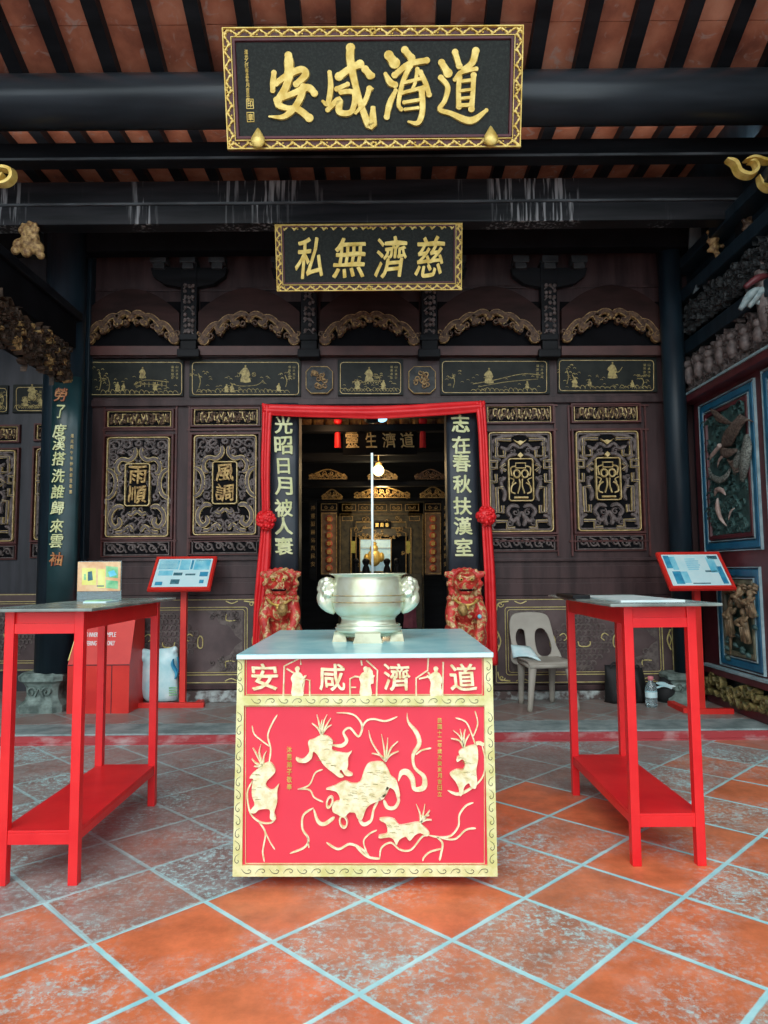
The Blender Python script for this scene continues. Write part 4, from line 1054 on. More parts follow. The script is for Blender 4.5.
def scrolls(mb, x0, y0, x1, y1, n, w, hh=.0125):
    for k in range(n):
        t = (k + .5) / n; x, y = x0 + (x1 - x0) * t, y0 + (y1 - y0) * t
        r_ = 2.6; d = 1 if k % 2 else -1
        if abs(x1 - x0) > abs(y1 - y0):
            mb.stroke(P, [(x - 5, y + 2.4 * d), (x - 2, y - 1.5 * d), (x + 2.5, y - 2.2 * d), (x + 4.5, y), (x + 2.5, y + 1.6 * d), (x + 1.2, y + .3 * d)], w, .011, hh + .0015, 3, taper=.3)
        else:
            mb.stroke(P, [(x + 2.4 * d, y - 5), (x - 1.5 * d, y - 2), (x - 2.2 * d, y + 2.5), (x, y + 4.5), (x + 1.6 * d, y + 2.5), (x + .3 * d, y + 1.2)], w, .011, hh + .0015, 3, taper=.3)
scrolls(mb, 240, 660, 241, 692, 3, .7); scrolls(mb, 240, 710, 237.5, 864, 12, .7); scrolls(mb, 487.8, 660, 488.5, 692, 3, .7); scrolls(mb, 489.5, 710, 492, 864, 12, .7)
scrolls(mb, 240, 870, 490, 870, 18, .7); scrolls(mb, 250, 700.3, 480, 700.3, 17, .7, .0135)
mb.build('border_scrolls', 'dark_line', alt)
mb = MB(); mb.rrect(P, 245.5, 863.5, 484.5, 706, .5, .0, .006); mb.rrect(P, 246.2, 694.6, 482.4, 657.6, .5, 0, .006); mb.build('gilt_line', 'altar_gold', alt)
# header lettering and little scenes
hx = lambda a, b: (236 + a / 2.954, 645 + b / 2.954)
for ch, a in (('安', 85), ('咸', 283), ('濟', 475), ('道', 670)):
    mb = MB(); x, y = hx(a, 94); letter(mb, P, ch, x, y, 25.5, 26.5, 0, .011, .020, -1, shear=-.05, wob=.014); mb.build('character', 'altar_fig', alt)
sc = [([(140, 150), (143, 62), (190, 38), (192, 58)], [(150, 70), (175, 85)], [(196, 148), (203, 100), (218, 104), (218, 150)], 182),
      [[(385, 45), (418, 75), (415, 150)], [(370, 45), (372, 60)], [(337, 150), (337, 99), (352, 93), (370, 95)], 383],
      [[(568, 38), (566, 75), (532, 98), (532, 150)], [(612, 50), (610, 150)], [(540, 100), (575, 92)], 590]]
for i, (a, b, c, fx) in enumerate(sc):
    mb = MB()
    for pl_ in (a, b, c): mb.stroke(P, [hx(*p) for p in pl_], 1.9, 0, .009, 1)
    if i == 0: mb.stroke(P, [hx(340, 125), hx(355, 125)], 1.4, 0, .008, 1)
    mb.build('header_pavilion', 'altar_fig', alt); mb = MB()
    x, y = hx(fx, 148); hf = 29
    arm = -1 if i == 2 else 1
    mb.poly(P, [(x - 5.5, y), (x - 5, y - 12), (x - 6.5, y - 17), (x - 4, y - 22), (x - 1.5, y - 23.5), (x - 2.5, y - 27), (x, y - hf), (x + 2.5, y - 27), (x + 1.5, y - 23.5), (x + 4.5, y - 21), (x + 6.5 , y - 15), (x + 5, y - 10), (x + 5.8, y)], 0, .012, 3)
    mb.stroke(P, [(x, y - 20), (x + 5 * arm, y - 17), (x + 9 * arm, y - 20)], 2.6, 0, .014, 3, taper=.2)
    if i == 2: mb.stroke(P, [(x - 8, y - 23), (x, y - 14), (x + 5, y - 8)], 2.0, 0, .013, 2)
    if i == 1: mb.poly(P, [(x + 2, y - 28), (x + 7, y - 24), (x + 8, y - 12), (x + 3, y - 14)], 0, .010, 2)
    mb.build('header_figure', 'altar_fig', alt)
# big relief: lions with trailing ribbons, traced
CA = lambda p: (240 + p[0] / 5.908, 700 + p[1] / 5.908)
CB = lambda p: (360 + p[0] / 5.486, 700 + p[1] / 5.486)
def relief(name, C, body, tails, ribbons, extra=None, bodyh=.018, label=None):
    b = MB()
    if body:
        b.poly(P, [C(p) for p in body], 0, bodyh, 3)
    for base, ends in tails:
        for e in ends: b.stroke(P, [C(base)] + [C(p) for p in e], [2.6] + [1.9] * (len(e) - 1) + [.7], 0, .014, 4, top=.5)
    if extra: extra(b, C)
    if b.v: b.build(name, 'altar_fig', alt)
    for rb in ribbons:
        pts, w = rb if isinstance(rb, tuple) else (rb, 1.8)
        m_ = MB(); m_.stroke(P, [C(p) for p in pts], w, 0, .006, 6, taper=.10, top=.8); m_.build('ribbon', 'altar_fig', alt)
relief('lion_relief', CA, [(150, 370), (185, 365), (212, 410), (195, 440), (165, 470), (155, 500), (180, 525), (205, 520), (232, 492), (222, 540), (222, 600), (205, 660), (215, 690), (200, 705), (180, 690), (178, 640), (120, 640), (95, 660), (70, 660), (65, 645), (90, 610), (75, 560), (75, 500), (82, 460), (60, 455), (75, 430), (110, 400), (130, 390)],
       [((135, 388), [[(105, 330), (78, 280)], [(115, 310), (125, 262)], [(143, 330), (158, 300)], [(95, 370), (72, 345)], [(100, 390), (85, 388)]])],
       [[(172, 370), (182, 290), (165, 210), (190, 140), (222, 85)], ([(178, 275), (130, 240), (85, 200), (72, 150)], 1.3), [(75, 475), (45, 540), (50, 620), (70, 680), (120, 720), (180, 725), (215, 698)], ([(110, 715), (150, 780), (140, 860), (135, 900), (145, 955)], 1.7), ([(148, 775), (180, 840), (207, 882)], 1.2)])
relief('lion_relief', CA, [(405, 240), (440, 225), (480, 205), (520, 210), (550, 240), (545, 290), (590, 305), (635, 310), (662, 298), (640, 335), (640, 380), (635, 410), (665, 430), (660, 442), (625, 440), (600, 405), (590, 420), (615, 445), (590, 452), (560, 430), (520, 400), (490, 370), (460, 320), (435, 300), (425, 340), (390, 365), (345, 360), (332, 335), (370, 345), (400, 320), (412, 290)],
       [((482, 205), [[(460, 165), (425, 135)], [(468, 140), (455, 85)], [(480, 150), (486, 115)], [(495, 130), (515, 85)], [(510, 150), (538, 105)], [(512, 165), (542, 145)]])],
       [([(545, 265), (600, 270), (630, 240), (612, 190), (650, 165), (700, 215), (722, 155), (690, 100), (640, 78), (570, 75)], [3.4, 4, 3.6, 2.4, 2.2, 2.2, 2.4, 1.8, 1.6, 1.2]), ([(715, 175), (745, 125), (790, 112), (860, 124), (930, 98)], 1.9), ([(490, 410), (445, 430), (410, 500), (345, 528)], 1.5), ([(340, 525), (410, 530), (440, 575), (492, 602)], 1.5),
        ([(435, 640), (460, 715), (500, 732), (560, 690)], [1.6, 3.6, 4, 3.6]), ([(435, 636), (375, 680), (370, 760), (405, 820), (380, 870), (295, 905)], 2.2), ([(398, 800), (408, 872)], 1.3), ([(510, 840), (580, 880), (650, 850), (720, 880), (765, 925)], 2.3)])
I = lambda p: p
def cfeat(b, C):
    for cx_, cy_, rx, ry, a in ((329.8, 801.5, 2.6, 5.6, .3), (343.5, 821, 3.6, 5.8, -.2)):
        b.stroke(P, [(cx_ + rx * math.cos(t) * math.cos(a) - ry * math.sin(t) * math.sin(a), cy_ + rx * math.cos(t) * math.sin(a) + ry * math.sin(t) * math.cos(a)) for t in [k * PI / 4 for k in range(8)]], 2.2, 0, .020, 3, closed=True)
    b.poly(P, [(333, 803), (338, 800), (345, 802), (352, 808), (348, 812), (344, 816), (338, 813), (333, 810)], 0, .022, 3)
    b.stroke(P, [(388, 786), (384, 794), (378, 799)], 5, 0, .018, 3)
relief('lion_relief', I, [(326.3, 788), (335, 784.6), (345, 780), (352, 782.5), (360, 781), (364, 770), (368, 763), (375, 761), (383, 761.5), (388.3, 769), (391, 775), (396.5, 780), (400, 794), (397, 796), (394, 789), (388.5, 787), (384, 797), (378, 800), (371, 803), (366, 808), (362, 818.5), (357.5, 817), (355, 811.5), (348, 811), (341, 809), (339, 803), (340, 797), (337, 791), (331, 789)],
       [((385.5, 761), [[(378, 752), (371, 740), (368.7, 730)], [(384, 748), (381.5, 734)], [(387, 748), (387.8, 737.5)], [(391, 748), (398, 741)], [(390, 755), (398.6, 750.8)], [(380, 755), (371.8, 753)]])],
       [([CB(p) for p in [(210, 445), (228, 400), (260, 398), (288, 435), (300, 488), (350, 478), (350, 420), (300, 370), (292, 300), (325, 240), (310, 180), (265, 120), (258, 68)]], [3, 5.5, 6.5, 5.5, 4.5, 6, 4.5, 3, 3.6, 4.6, 4.6, 2.6, 1.2]), ([CB(p) for p in [(305, 300), (340, 275), (392, 263)]], 1.6),
        ([CB(p) for p in [(130, 545), (150, 588), (190, 590), (212, 550), (200, 515)]], [3, 4, 3.6, 3.2, 2.6]), ([CB(p) for p in [(100, 550), (75, 600), (60, 660), (20, 682), (-8, 650)]], [3, 2.4, 3, 4, 3]),
        ([CB(p) for p in [(-30, 790), (10, 835), (50, 862), (110, 870)]], 2.2), ([CB(p) for p in [(108, 872), (118, 810), (170, 782), (220, 820), (280, 820), (340, 750), (372, 742)]], 1.8), ([CB(p) for p in [(40, 845), (20, 775), (50, 735), (93, 712)]], 1.6)], cfeat)
relief('lion_relief', CB, [(108, 645), (150, 640), (190, 650), (215, 680), (260, 675), (320, 665), (345, 685), (380, 720), (365, 740), (330, 722), (300, 735), (272, 765), (250, 742), (215, 760), (200, 790), (185, 760), (160, 745), (110, 752), (104, 738), (145, 728), (150, 700), (140, 670), (115, 657)],
       [((332, 670), [[(328, 620), (308, 570)], [(345, 630), (356, 570)], [(362, 632), (383, 602)], [(360, 655), (393, 655)], [(350, 640), (380, 628)]])],
       [([(372, 740), (440, 752), (500, 742), (540, 690), (545, 630), (580, 580), (622, 562)], 1.9), ([(440, 755), (520, 762), (580, 712), (636, 702)], 1.7), ([(420, 748), (452, 785), (445, 840), (436, 880)], 2.2), ([(445, 815), (385, 832), (352, 860), (344, 882)], 1.7)])
relief('lion_relief', CB, [(565, 260), (610, 245), (640, 250), (645, 320), (635, 380), (640, 440), (630, 480), (605, 470), (595, 450), (570, 470), (560, 510), (545, 520), (540, 480), (520, 440), (495, 410), (495, 395), (530, 375), (560, 380), (575, 350), (560, 320), (530, 335), (530, 310), (545, 300), (540, 280)],
       [((568, 262), [[(552, 205), (510, 165)], [(556, 195), (548, 158)], [(570, 190), (578, 158)], [(580, 222), (600, 185)], [(545, 222), (498, 210)]])],
       [([(632, 245), (610, 180), (580, 120), (522, 97)], 1.6), ([(618, 205), (645, 130), (630, 58)], 1.4), ([(668, 245), (685, 320), (680, 400), (640, 460), (545, 515), (480, 495)], [1.6, 1.4, 1.4, 2, 3.4, 2]), ([(635, 240), (655, 236), (680, 248)], 4)])
mb = MB()
for k, ch in enumerate('民國十二年歲次癸亥月吉日立'): x, y = CB((437, 112 + k * 33.5)); letter(mb, P, ch, x, y, 4.2, 4.6, 0, .006, .015, -1)
mb.build('inscription', 'gold', alt)
mb = MB()
for k, ch in enumerate('沐恩弟子敬奉'): x, y = CA((292, 292 + k * 44)); letter(mb, P, ch, x, y, 5.0, 5.8, 0, .006, .015, -1)
mb.build('inscription', 'gold', alt)
# dark smoke lines cut into the gilt animals
mb = MB()
for (x0, y0, x1, y1, n) in ((252, 772, 262, 802, 9), (318, 738, 336, 765, 12), (345, 785, 375, 806, 20), (366, 766, 388, 784, 14), (388, 823, 412, 833, 8), (459, 752, 474, 780, 10)):
    for _ in range(n):
        x, y = x0 + (x1 - x0) * rr.random(), y0 + (y1 - y0) * rr.random()
        mb.stroke(P, [(x - 2.4, y), (x, y - .9 + rr.random()), (x + 2.6, y + .8 - rr.random())], .35, .017, .0195, 2)
mb.build('engraving', M.setdefault('engr', mat('olive engraved line', (.34, .30, .10), None, .6)), alt)
# marble top
zt = at(365, 654, YA).z; zu = at(365, 658, YA).z
xl, xr = at(236.5, 656, YA - .03).x, at(493.5, 656, YA - .03).x
mb = MB().box(xl, YA - .035, zt - .016, xr, 4.42, zt + .006, .004); mb.build('marble_top', 'marble', alt)
MB().box(xl + .003, YA - .037, zt - .014, xr - .003, YA - .03, zt + .003, .001).build('marble_edge', 'marble_edge', alt)
tag(alt, 'red and gold lacquered altar table with marble top in front of the doorway', 'altar table')
ZTOP = zt + .006

# ================================================================== BRONZE CENSER
YU = 3.73; su = YU / FPX
c = at(368.5, 640, YU); ux = c.x; urn = empty('incense_urn', (ux, YU, ZTOP)); zz = lambda y: ZTOP + (641 - y) * su * 1.0
mb = MB()
prof = [(27, 632), (32.3, 632.4), (32.6, 629), (31.4, 627.5), (31, 626), (27.5, 624.6), (26.6, 620), (28, 617.2), (31, 615), (34, 611), (35.6, 606), (36, 600), (35.4, 590), (33.8, 582), (33.2, 579), (34.5, 577), (38.6, 576), (38.8, 575), (33.2, 575.2), (31.5, 577), (31.8, 590), (31.4, 602), (26, 611), (0.1, 612)]
# the photo shows the urn a little oval
mb.lathe([(r * su, zz(y)) for r, y in prof], (ux, YU, 0), 48, sy=.84, cap=False); mb.build('bowl', 'brass', urn)
mb = MB(); mb.lathe([(.001, zz(580)), (31.8 * su, zz(580))], (ux, YU, 0), 36, sy=.84, cap=False); mb.build('ash', mat('grey incense ash', (.22, .20, .18), (.34, .32, .29), .9, scale=30, bmp=.6), urn)
mb = MB()
for z, r in ((628.3, 32.9), (616.8, 28.6), (625.3, 31.6)): mb.lathe([((r - .5) * su, zz(z) - .004), ((r + .5) * su, zz(z)), ((r - .5) * su, zz(z) + .004)], (ux, YU, 0), 48, sy=.84, cap=False)
mb.build('moulding', 'brass', urn)
for k in range(4):
    a = -PI / 2 + k * PI / 2; cx_, cy_ = ux + 24 * su * math.cos(a), YU + 24 * su * .84 * math.sin(a)
    m_ = MB(); d = Vector((math.cos(a), math.sin(a), 0)); t = Vector((-d.y, d.x, 0)); w1, w2 = .062, .074
    o_ = Vector((cx_, cy_, 0)) + d * .02; vs_ = []
    for z, w_, dd in ((ZTOP, w2, .036), (ZTOP + .035, w1, .03), (zz(632), w1 * 1.04, .028)):
        for s1, s2 in ((-1, -1), (1, -1), (1, 1), (-1, 1)): vs_.append(o_ + t * (s1 * w_) + d * (s2 * dd) + Vector((0, 0, z)))
    m_.add(vs_, [(3, 2, 1, 0), (8, 9, 10, 11)] + [(i + L, (i + 1) % 4 + L, (i + 1) % 4 + L + 4, i + L + 4) for L in (0, 4) for i in range(4)]); m_.build('foot', 'brass_dull', urn)
mb = MB()
for z in (.0,): mb.lathe([(26 * su, ZTOP + .025), (29 * su, zz(633)), (26 * su, zz(632))], (ux, YU, 0), 40, sy=.84)
mb.build('base_plate', 'brass_dull', urn)
for sg in (-1, 1):
    m_ = MB(); X_ = lambda px: ux + sg * px * su
    # lion-head handle: mane, brow, snout and a curling tail down the bowl
    m_.ball((X_(38), YU, zz(588)), (.042, .045, .050)); m_.ball((X_(44), YU, zz(586)), (.032, .034, .034)); m_.ball((X_(47.5), YU, zz(590)), (.020, .024, .018)); m_.ball((X_(41), YU - .02, zz(581)), (.020, .016, .016)); m_.ball((X_(46), YU - .015, zz(583)), (.012, .012, .012)); m_.ball((X_(46), YU + .015, zz(583)), (.012, .012, .012))
    m_.tube([(X_(40), YU, zz(590)), (X_(46), YU, zz(597)), (X_(44.5), YU, zz(603)), (X_(39), YU, zz(609)), (X_(33), YU, zz(614))], [.030, .026, .030, .026, .012], 12); m_.tube([(X_(38), YU, zz(596)), (X_(39), YU, zz(604)), (X_(35), YU, zz(609))], [.035, .034, .02], 12)
    for q_ in range(4): m_.ball((X_(47.5 - q_ * 2.2), YU, zz(597 + q_ * 4)), .013, 8, 6)
    for k in range(7): m_.ball((X_(39 + 5 * math.cos(k * .9)), YU - .035, zz(590 + 6 * math.sin(k * .9))), .014, 8, 6)
    remeshed(m_, 'lion_handle', 'brass', urn, .006, 1)
mb = MB(); Pu = Surf((ux, YU, 0), (1, 0, 0), (0, 0, 1), (0, -1, 0), 1)
for k, ch in enumerate('合境平安'):
    a = (-.42 + .28 * k); R_ = 36 * su; Sx = Surf((ux + R_ * math.sin(a), YU - R_ * .84 * math.cos(a) + .001, zz(600)), (math.cos(a), math.sin(a) * .84, 0), (0, 0, 1), (math.sin(a), -math.cos(a), 0), 1)
mb = MB()
for z in (596.5, 603): 
    ring = [(ux + 36.1 * su * math.cos(t), YU + 36.1 * su * .84 * math.sin(t), zz(z)) for t in [2 * PI * k / 40 for k in range(41)]]; mb.tube(ring, .0018, 5, 1)
mb.build('engraved_band', 'gold_dim', urn)
tag(urn, 'pale brass incense urn with lion head handles standing on the altar table', 'incense urn')
mb = MB(); t_, b_ = at(372, 453, YU), at(372.5, 576, YU)
mb.tube([(b_.x, YU, zz(582)), (t_.x, YU, t_.z)], .0065, 8, 1, True)
st = mb.build('incense_stick', mat('pale joss stick', (.75, .92, .95), (.9, .98, 1), .5, scale=30)); tag(st, 'tall pale joss stick standing upright in the brass incense urn', 'incense stick')

# ================================================================== RED SIDE TABLES
def side_table(name, x0, x1, y0, y1, zt, label, group, top_dx0, top_dx1, zs=.232):
    root = empty('side_table', ((x0 + x1) / 2, (y0 + y1) / 2, 0)); w = .042
    for x in (x0, x1 - w):
        for y in (y0, y1 - w): MB().box(x, y, 0, x + w, y + w, zt, .003).build('leg', 'red_paint', root)
    mb = MB()
    for y in (y0, y1 - w):
        mb.box(x0 + w, y + .004, zt - .10, x1 - w, y + w - .004, zt - .055, .002)
    mb.box(x0 + w, y0 + .016, zt - .055, x1 - w, y0 + .026, zt - .006).box(x0 + w, y1 - .026, zt - .055, x1 - w, y1 - .016, zt - .006)
    for x in (x0, x1 - w): mb.box(x + .004, y0 + w, zt - .085, x + w - .004, y1 - w, zt, .002)
    mb.build('apron', 'red_paint', root)
    mb = MB(); mb.box(x0 + .006, y0 + .006, zs - .012, x1 - .006, y1 - .006, zs, .002)
    mb.build('shelf', 'red_paint', root)
    mb = MB(); mb.box(x0 + w, y0 + .004, zs - .06, x1 - w, y0 + w, zs - .012, .002).box(x0 + w, y1 - w, zs - .06, x1 - w, y1 - .004, zs - .012, .002)
    for x in (x0, x1 - w): mb.box(x + .004, y0 + w, zs - .05, x + w - .004, y1 - w, zs - .012, .002)
    mb.build('shelf_rail', 'red_paint', root)
    MB().box(x0 - top_dx0, y0 - .06, zt, x1 + top_dx1, y1 + .12, zt + .014, .004).build('tabletop', 'steel_top', root)
    return tag(root, label, 'side table', group)
g_ = None
q = ground(76, 885); q2 = ground(148, 806)
side_table('l', q.x - .345, q.x + .008, q.y - .01, q2.y + .03, 1.183, 'tall narrow red metal table with a lower shelf, left of the altar', 'red side tables', .07, .06)
r1 = ground(634, 865); r2 = ground(583, 795)
side_table('r', r1.x - .012, r1.x + .325, r1.y - .02, r2.y + .03, 1.176, 'tall narrow red metal table with a lower shelf, right of the altar', 'red side tables', .08, .10)
ZL, ZRr = 1.183 + .014, 1.176 + .014
# things on the tables
mb = MB(); p = at(617, 600, 4.1); mb.box(1.13, 3.45, ZRr, 1.44, 4.15, ZRr + .010, .002)
tag(mb.build('glass_sheet', 'marble_edge'), 'pale glass sheet lying on the right red table', 'glass sheet')
mb = MB(); mb.box(1.02, 3.9, ZRr, 1.115, 4.28, ZRr + .02, .004); tag(mb.build('black_tray', 'black'), 'thin black tray at the far left end of the right red table', 'tray')
# poster in holder on the left table
Yp = 4.02; A, B = at(78, 562, Yp), at(120, 591, Yp); P2 = Photo(Yp); ps = empty('poster_stand', ((A.x + B.x) / 2, Yp, ZL)); Pp = Photo(Yp)
MB().box(A.x, Yp, B.z, B.x, Yp + .006, A.z).build('poster', 'print_orange', ps)
mb = MB(); mb.poly(P2, [(82, 568), (96, 568), (96, 585), (82, 585)], 0, .001); mb.build('yellow_print', 'print_yellow', ps); mb = MB(); mb.poly(P2, [(98, 569), (105, 569), (105, 588), (98, 588)], 0, .001); mb.build('yellow_print', 'print_yellow', ps)
mb = MB(); mb.poly(P2, [(106, 566), (118, 567), (118, 578), (106, 577)], 0, .001); mb.build('green_print', 'print_green', ps); mb = MB(); mb.poly(P2, [(106, 580), (118, 581), (118, 589), (106, 588)], 0, .001); mb.build('green_print', 'print_green', ps); mb = MB(); mb.poly(P2, [(84, 574), (86, 574), (86, 580), (84, 580)], .001, .002); mb.build('green_print', 'print_green', ps)
mb = MB(); mb.poly(P2, [(108, 572), (114, 570), (117, 575), (110, 577)], .001, .002); mb.build('cyan_print', 'print_cyan', ps)
mb = MB(); mb.poly(P2, [(88, 572), (92, 571), (93, 580), (88, 581)], .001, .002); mb.stroke(P2, [(97, 586), (104, 586)], 1.2, .001, .002, 1); mb.build('small_print', 'print_dark', ps)
mb = MB(); mb.box(A.x - .004, Yp + .007, ZL, B.x + .004, Yp + .011, A.z + .004); mb.box(A.x + .02, Yp + .01, ZL, B.x - .02, Yp + .09, ZL + .004); mb.build('clear_backing', 'clear', ps)
tag(ps, 'small orange and green poster on a clear stand on the left red table', 'poster')
bk = empty('folded_leaflet', (-1.50, 3.80, ZL)); mb = MB(); mb.box(-1.56, 3.72, ZL, -1.44, 3.9, ZL + .008, .001).build('leaflet', 'paper_cyan', bk)
MB().box(-1.555, 3.73, ZL + .008, -1.47, 3.88, ZL + .012, .001).build('green_cover', 'print_green', bk); tag(bk, 'pale blue and green leaflet lying on the left red table', 'leaflet')

# ================================================================== READING BOARDS ON STANDS
def sign_stand(TL, TR, BR, BL, Yt, Yb_, post_x, post_y, base, label, prints, mirror):
    a, b, c_, d = at(*TL, Yt), at(*TR, Yt), at(*BR, Yb_), at(*BL, Yb_)
    zt_, zb_ = (a.z + b.z) / 2, (c_.z + d.z) / 2; xl_, xr_ = (a.x + d.x) / 2, (b.x + c_.x) / 2
    w_ = xr_ - xl_; v = Vector((0, Yt - Yb_, zt_ - zb_)); h_ = v.length; v.normalize(); n = Vector((1, 0, 0)).cross(v)
    S = Surf((xl_, Yb_, zb_), (1, 0, 0), v, n, 1); root = empty('sign_stand', (post_x, post_y, ZP))
    mb = MB(); slab(mb, S, 0, 0, w_, h_, -.03, -.004); mb.rrect(S, 0, 0, w_, h_, .035, -.03, .008); mb.build('board_frame', 'red_paint2', root)
    mb = MB(); slab(mb, S, .034, .034, w_ - .034, h_ - .034, -.004, .002); sh = mb.build('sheet', 'print_white', root)
    for nm, m_, ps_ in prints:
        for (u0, v0, u1, v1) in ps_:
            mb = MB(); slab(mb, S, .034 + u0 * (w_ - .068), .034 + v0 * (h_ - .068), .034 + u1 * (w_ - .068), .034 + v1 * (h_ - .068), .002, .0032)
            mb.build(nm, m_, sh)
    zc = (zb_ + zt_) / 2; yc = (Yt + Yb_) / 2
    mb = MB(); mb.box(post_x - .028, post_y - .028, ZP + .03, post_x + .028, post_y + .028, zb_ + (post_y - Yb_) / (Yt - Yb_) * (zt_ - zb_) - .03 if Yb_ < post_y < Yt else zb_, .003)
    mb.build('post', 'red_paint2', root)
    for (x0_, y0_, x1_, y1_) in base:
        MB().box(x0_, y0_, ZP, x1_, y1_, ZP + .045, .003).build('base_bar', 'red_paint2', root)
    return tag(root, label, 'sign stand', 'reading boards on red stands')
def lines(u0, u1, v0, v1, n, r_): 
    return [(u0, v0 + (v1 - v0) * k / n, u0 + (u1 - u0) * (.75 + .25 * r_.random()), v0 + (v1 - v0) * (k + .45) / n) for k in range(n)]
r_ = random.Random(5)
gx = ground(184, 700, ZP); yp = 6.95; f1 = ground(142, 706, ZP); f2 = ground(206, 706, ZP)
px_ = at(183.5, 650, yp).x
fy = ground(175, 708, ZP).y
sign_stand((156, 557), (217.5, 556), (209.5, 589.5), (147.5, 590), 7.02, 6.74, px_, yp, [(f1.x, fy, f2.x, fy + .06), (f2.x - .10, fy + .06, f2.x - .04, 7.05), (px_ - .03, fy + .06, px_ + .03, yp + .04)], 'red stand with a tilted white information board, left of the doorway beside the white bag',
    [('text_block', 'print_cyan', [(.03, .62, .40, .95), (.06, .40, .32, .58)]), ('photo_block', 'print_blue', [(.05, .06, .18, .18), (.82, .36, .97, .52), (.84, .12, .92, .24), (.62, .62, .66, .95)]), ('photo_block', 'print_cyan', [(.42, .60, .60, .96), (.68, .60, .97, .96)]), ('caption', 'print_dark', [(.34, .40, .50, .50), (.32, .10, .48, .26), (.56, .40, .74, .46), (.70, .90, .97, .95)]), ('text_lines', 'print_white', lines(.05, .38, .64, .93, 6, r_))], 1)
yp2 = 6.42; px2 = at(699, 660, yp2).x; fy2 = ground(713, 710, ZP).y; f1 = ground(677, 708, ZP); f2 = Vector((3.04, 0, 0)); fy2 = min(fy2, 6.36)
sign_stand((654.5, 552.5), (721, 551.5), (735, 587), (672, 590), 6.50, 6.20, px2, yp2, [(f1.x, fy2, f2.x, fy2 + .06), (f1.x - .04, fy2 + .06, f1.x + .02, 6.78), (px2 - .03, fy2 + .06, px2 + .03, yp2 + .04)], 'red stand with a tilted pale blue information board at the right column',
    [('photo_block', 'print_blue', [(.02, .55, .12, .96), (.08, .05, .22, .45), (.88, .05, .97, .6)]), ('photo_block', 'print_cyan', [(.12, .50, .22, .93), (.22, .08, .34, .44), (.76, .4, .9, .9)]), ('caption', 'print_dark', [(.66, .42, .86, .47), (.36, .05, .66, .08), (.80, .84, .97, .95)]), ('text_lines', 'print_cyan', lines(.38, .62, .5, .9, 6, r_))], 1)

# ================================================================== DONATION BOX
Yd0 = 6.62; xl0, xr0 = at(67, 690, Yd0).x, at(129, 690, Yd0).x; Yd1 = 7.02
db = empty('donation_box', ((xl0 + xr0) / 2, Yd0, ZP)); zk = at(98, 665, Yd0).z; ztp = at(98, 609, 6.8).z
mb = MB(); v_ = [(xl0, Yd0, ZP), (xr0, Yd0, ZP), (xr0, Yd1, ZP), (xl0, Yd1, ZP), (xl0, Yd0, zk), (xr0, Yd0, zk), (xr0, Yd1, zk), (xl0, Yd1, zk),
     (xl0 + .06, Yd0 + .16, ztp), (xr0, Yd0 + .16, ztp), (xr0, Yd1, ztp), (xl0 + .06, Yd1, ztp)]
mb.add(v_, [(0, 1, 5, 4), (1, 2, 6, 5), (2, 3, 7, 6), (3, 0, 4, 7), (4, 5, 9, 8), (5, 6, 10, 9), (6, 7, 11, 10), (7, 4, 8, 11), (8, 9, 10, 11), (3, 2, 1, 0)])
mb.build('body', 'red_paint2', db)
mb = MB(); mb.beam((xl0, Yd0 - .002, zk), (xr0, Yd0 - .002, zk), .006, .008); mb.beam((xr0 - .16, Yd0 - .003, ZP), (xr0 - .16, Yd0 - .003, zk), .006, .006); mb.build('seam', 'maroon', db)
vv = Vector((0, .16, ztp - zk)); hh_ = vv.length; vv.normalize(); Sd = Surf((xl0, Yd0, zk), (1, 0, 0), vv, Vector((1, 0, 0)).cross(vv), 1)
wl_ = xr0 - xl0
for tx_, u, v in (('NO INNER', .30, .30), ('OFFERING', .30, .22), ('TEMPLE', .60, .30), ('BOX ONLY', .60, .22)):
    mb = MB(); letter(mb, Sd, tx_, u * wl_, v - .02, .13, .042, 0, .003, .01); mb.build('lettering', 'white', db)
MB().box(xl0 + .10, Yd0 + .22, ztp - .004, xr0 - .1, Yd0 + .26, ztp + .006).build('coin_slot', 'blackflat', db)
mb = MB(); mb.add([(xl0 - .03, Yd0 + .07, zk + .03), (xl0 + .02, Yd0 + .05, zk + .06), (xl0 + .06, Yd0 + .14, zk + .32), (xl0 + .03, Yd0 + .14, zk + .34)], [(0, 1, 2, 3)])
tag(mb.build('yellow_cloth', 'print_yellow', solid=.006), 'narrow strip of yellow cloth hanging at the left edge of the red donation box', 'cloth')
tag(db, 'red painted metal donation box with a sloping front behind the left table', 'donation box')

# ================================================================== CARRIER BAG
def blob_loft(secs, seg=28, noise_=.0, seed=1):
    """secs: (cx, cy, z, rx, ry)"""
    r = random.Random(seed); ph = [r.random() * 6 for _ in range(9)]; mb = MB(); vs = []
    for i, (cx_, cy_, z, rx, ry) in enumerate(secs):
        for k in range(seg):
            a = 2 * PI * k / seg; f = 1 + noise_ * (math.sin(3 * a + ph[0] + i * .5) + .7 * math.sin(5 * a + ph[1] - i * .8) + .5 * math.sin(8 * a + ph[2] + i))
            vs.append((cx_ + rx * f * math.cos(a), cy_ + ry * f * math.sin(a), z))
    n = len(secs); mb.add(vs, [(i * seg + k, i * seg + (k + 1) % seg, (i + 1) * seg + (k + 1) % seg, (i + 1) * seg + k) for i in range(n - 1) for k in range(seg)] + [tuple(reversed(range(seg))), tuple((n - 1) * seg + k for k in range(seg))], True)
    return mb
Yg = 7.03; bx = lambda px: at(px, 675, Yg).x; bz = lambda y: at(160, y, Yg).z
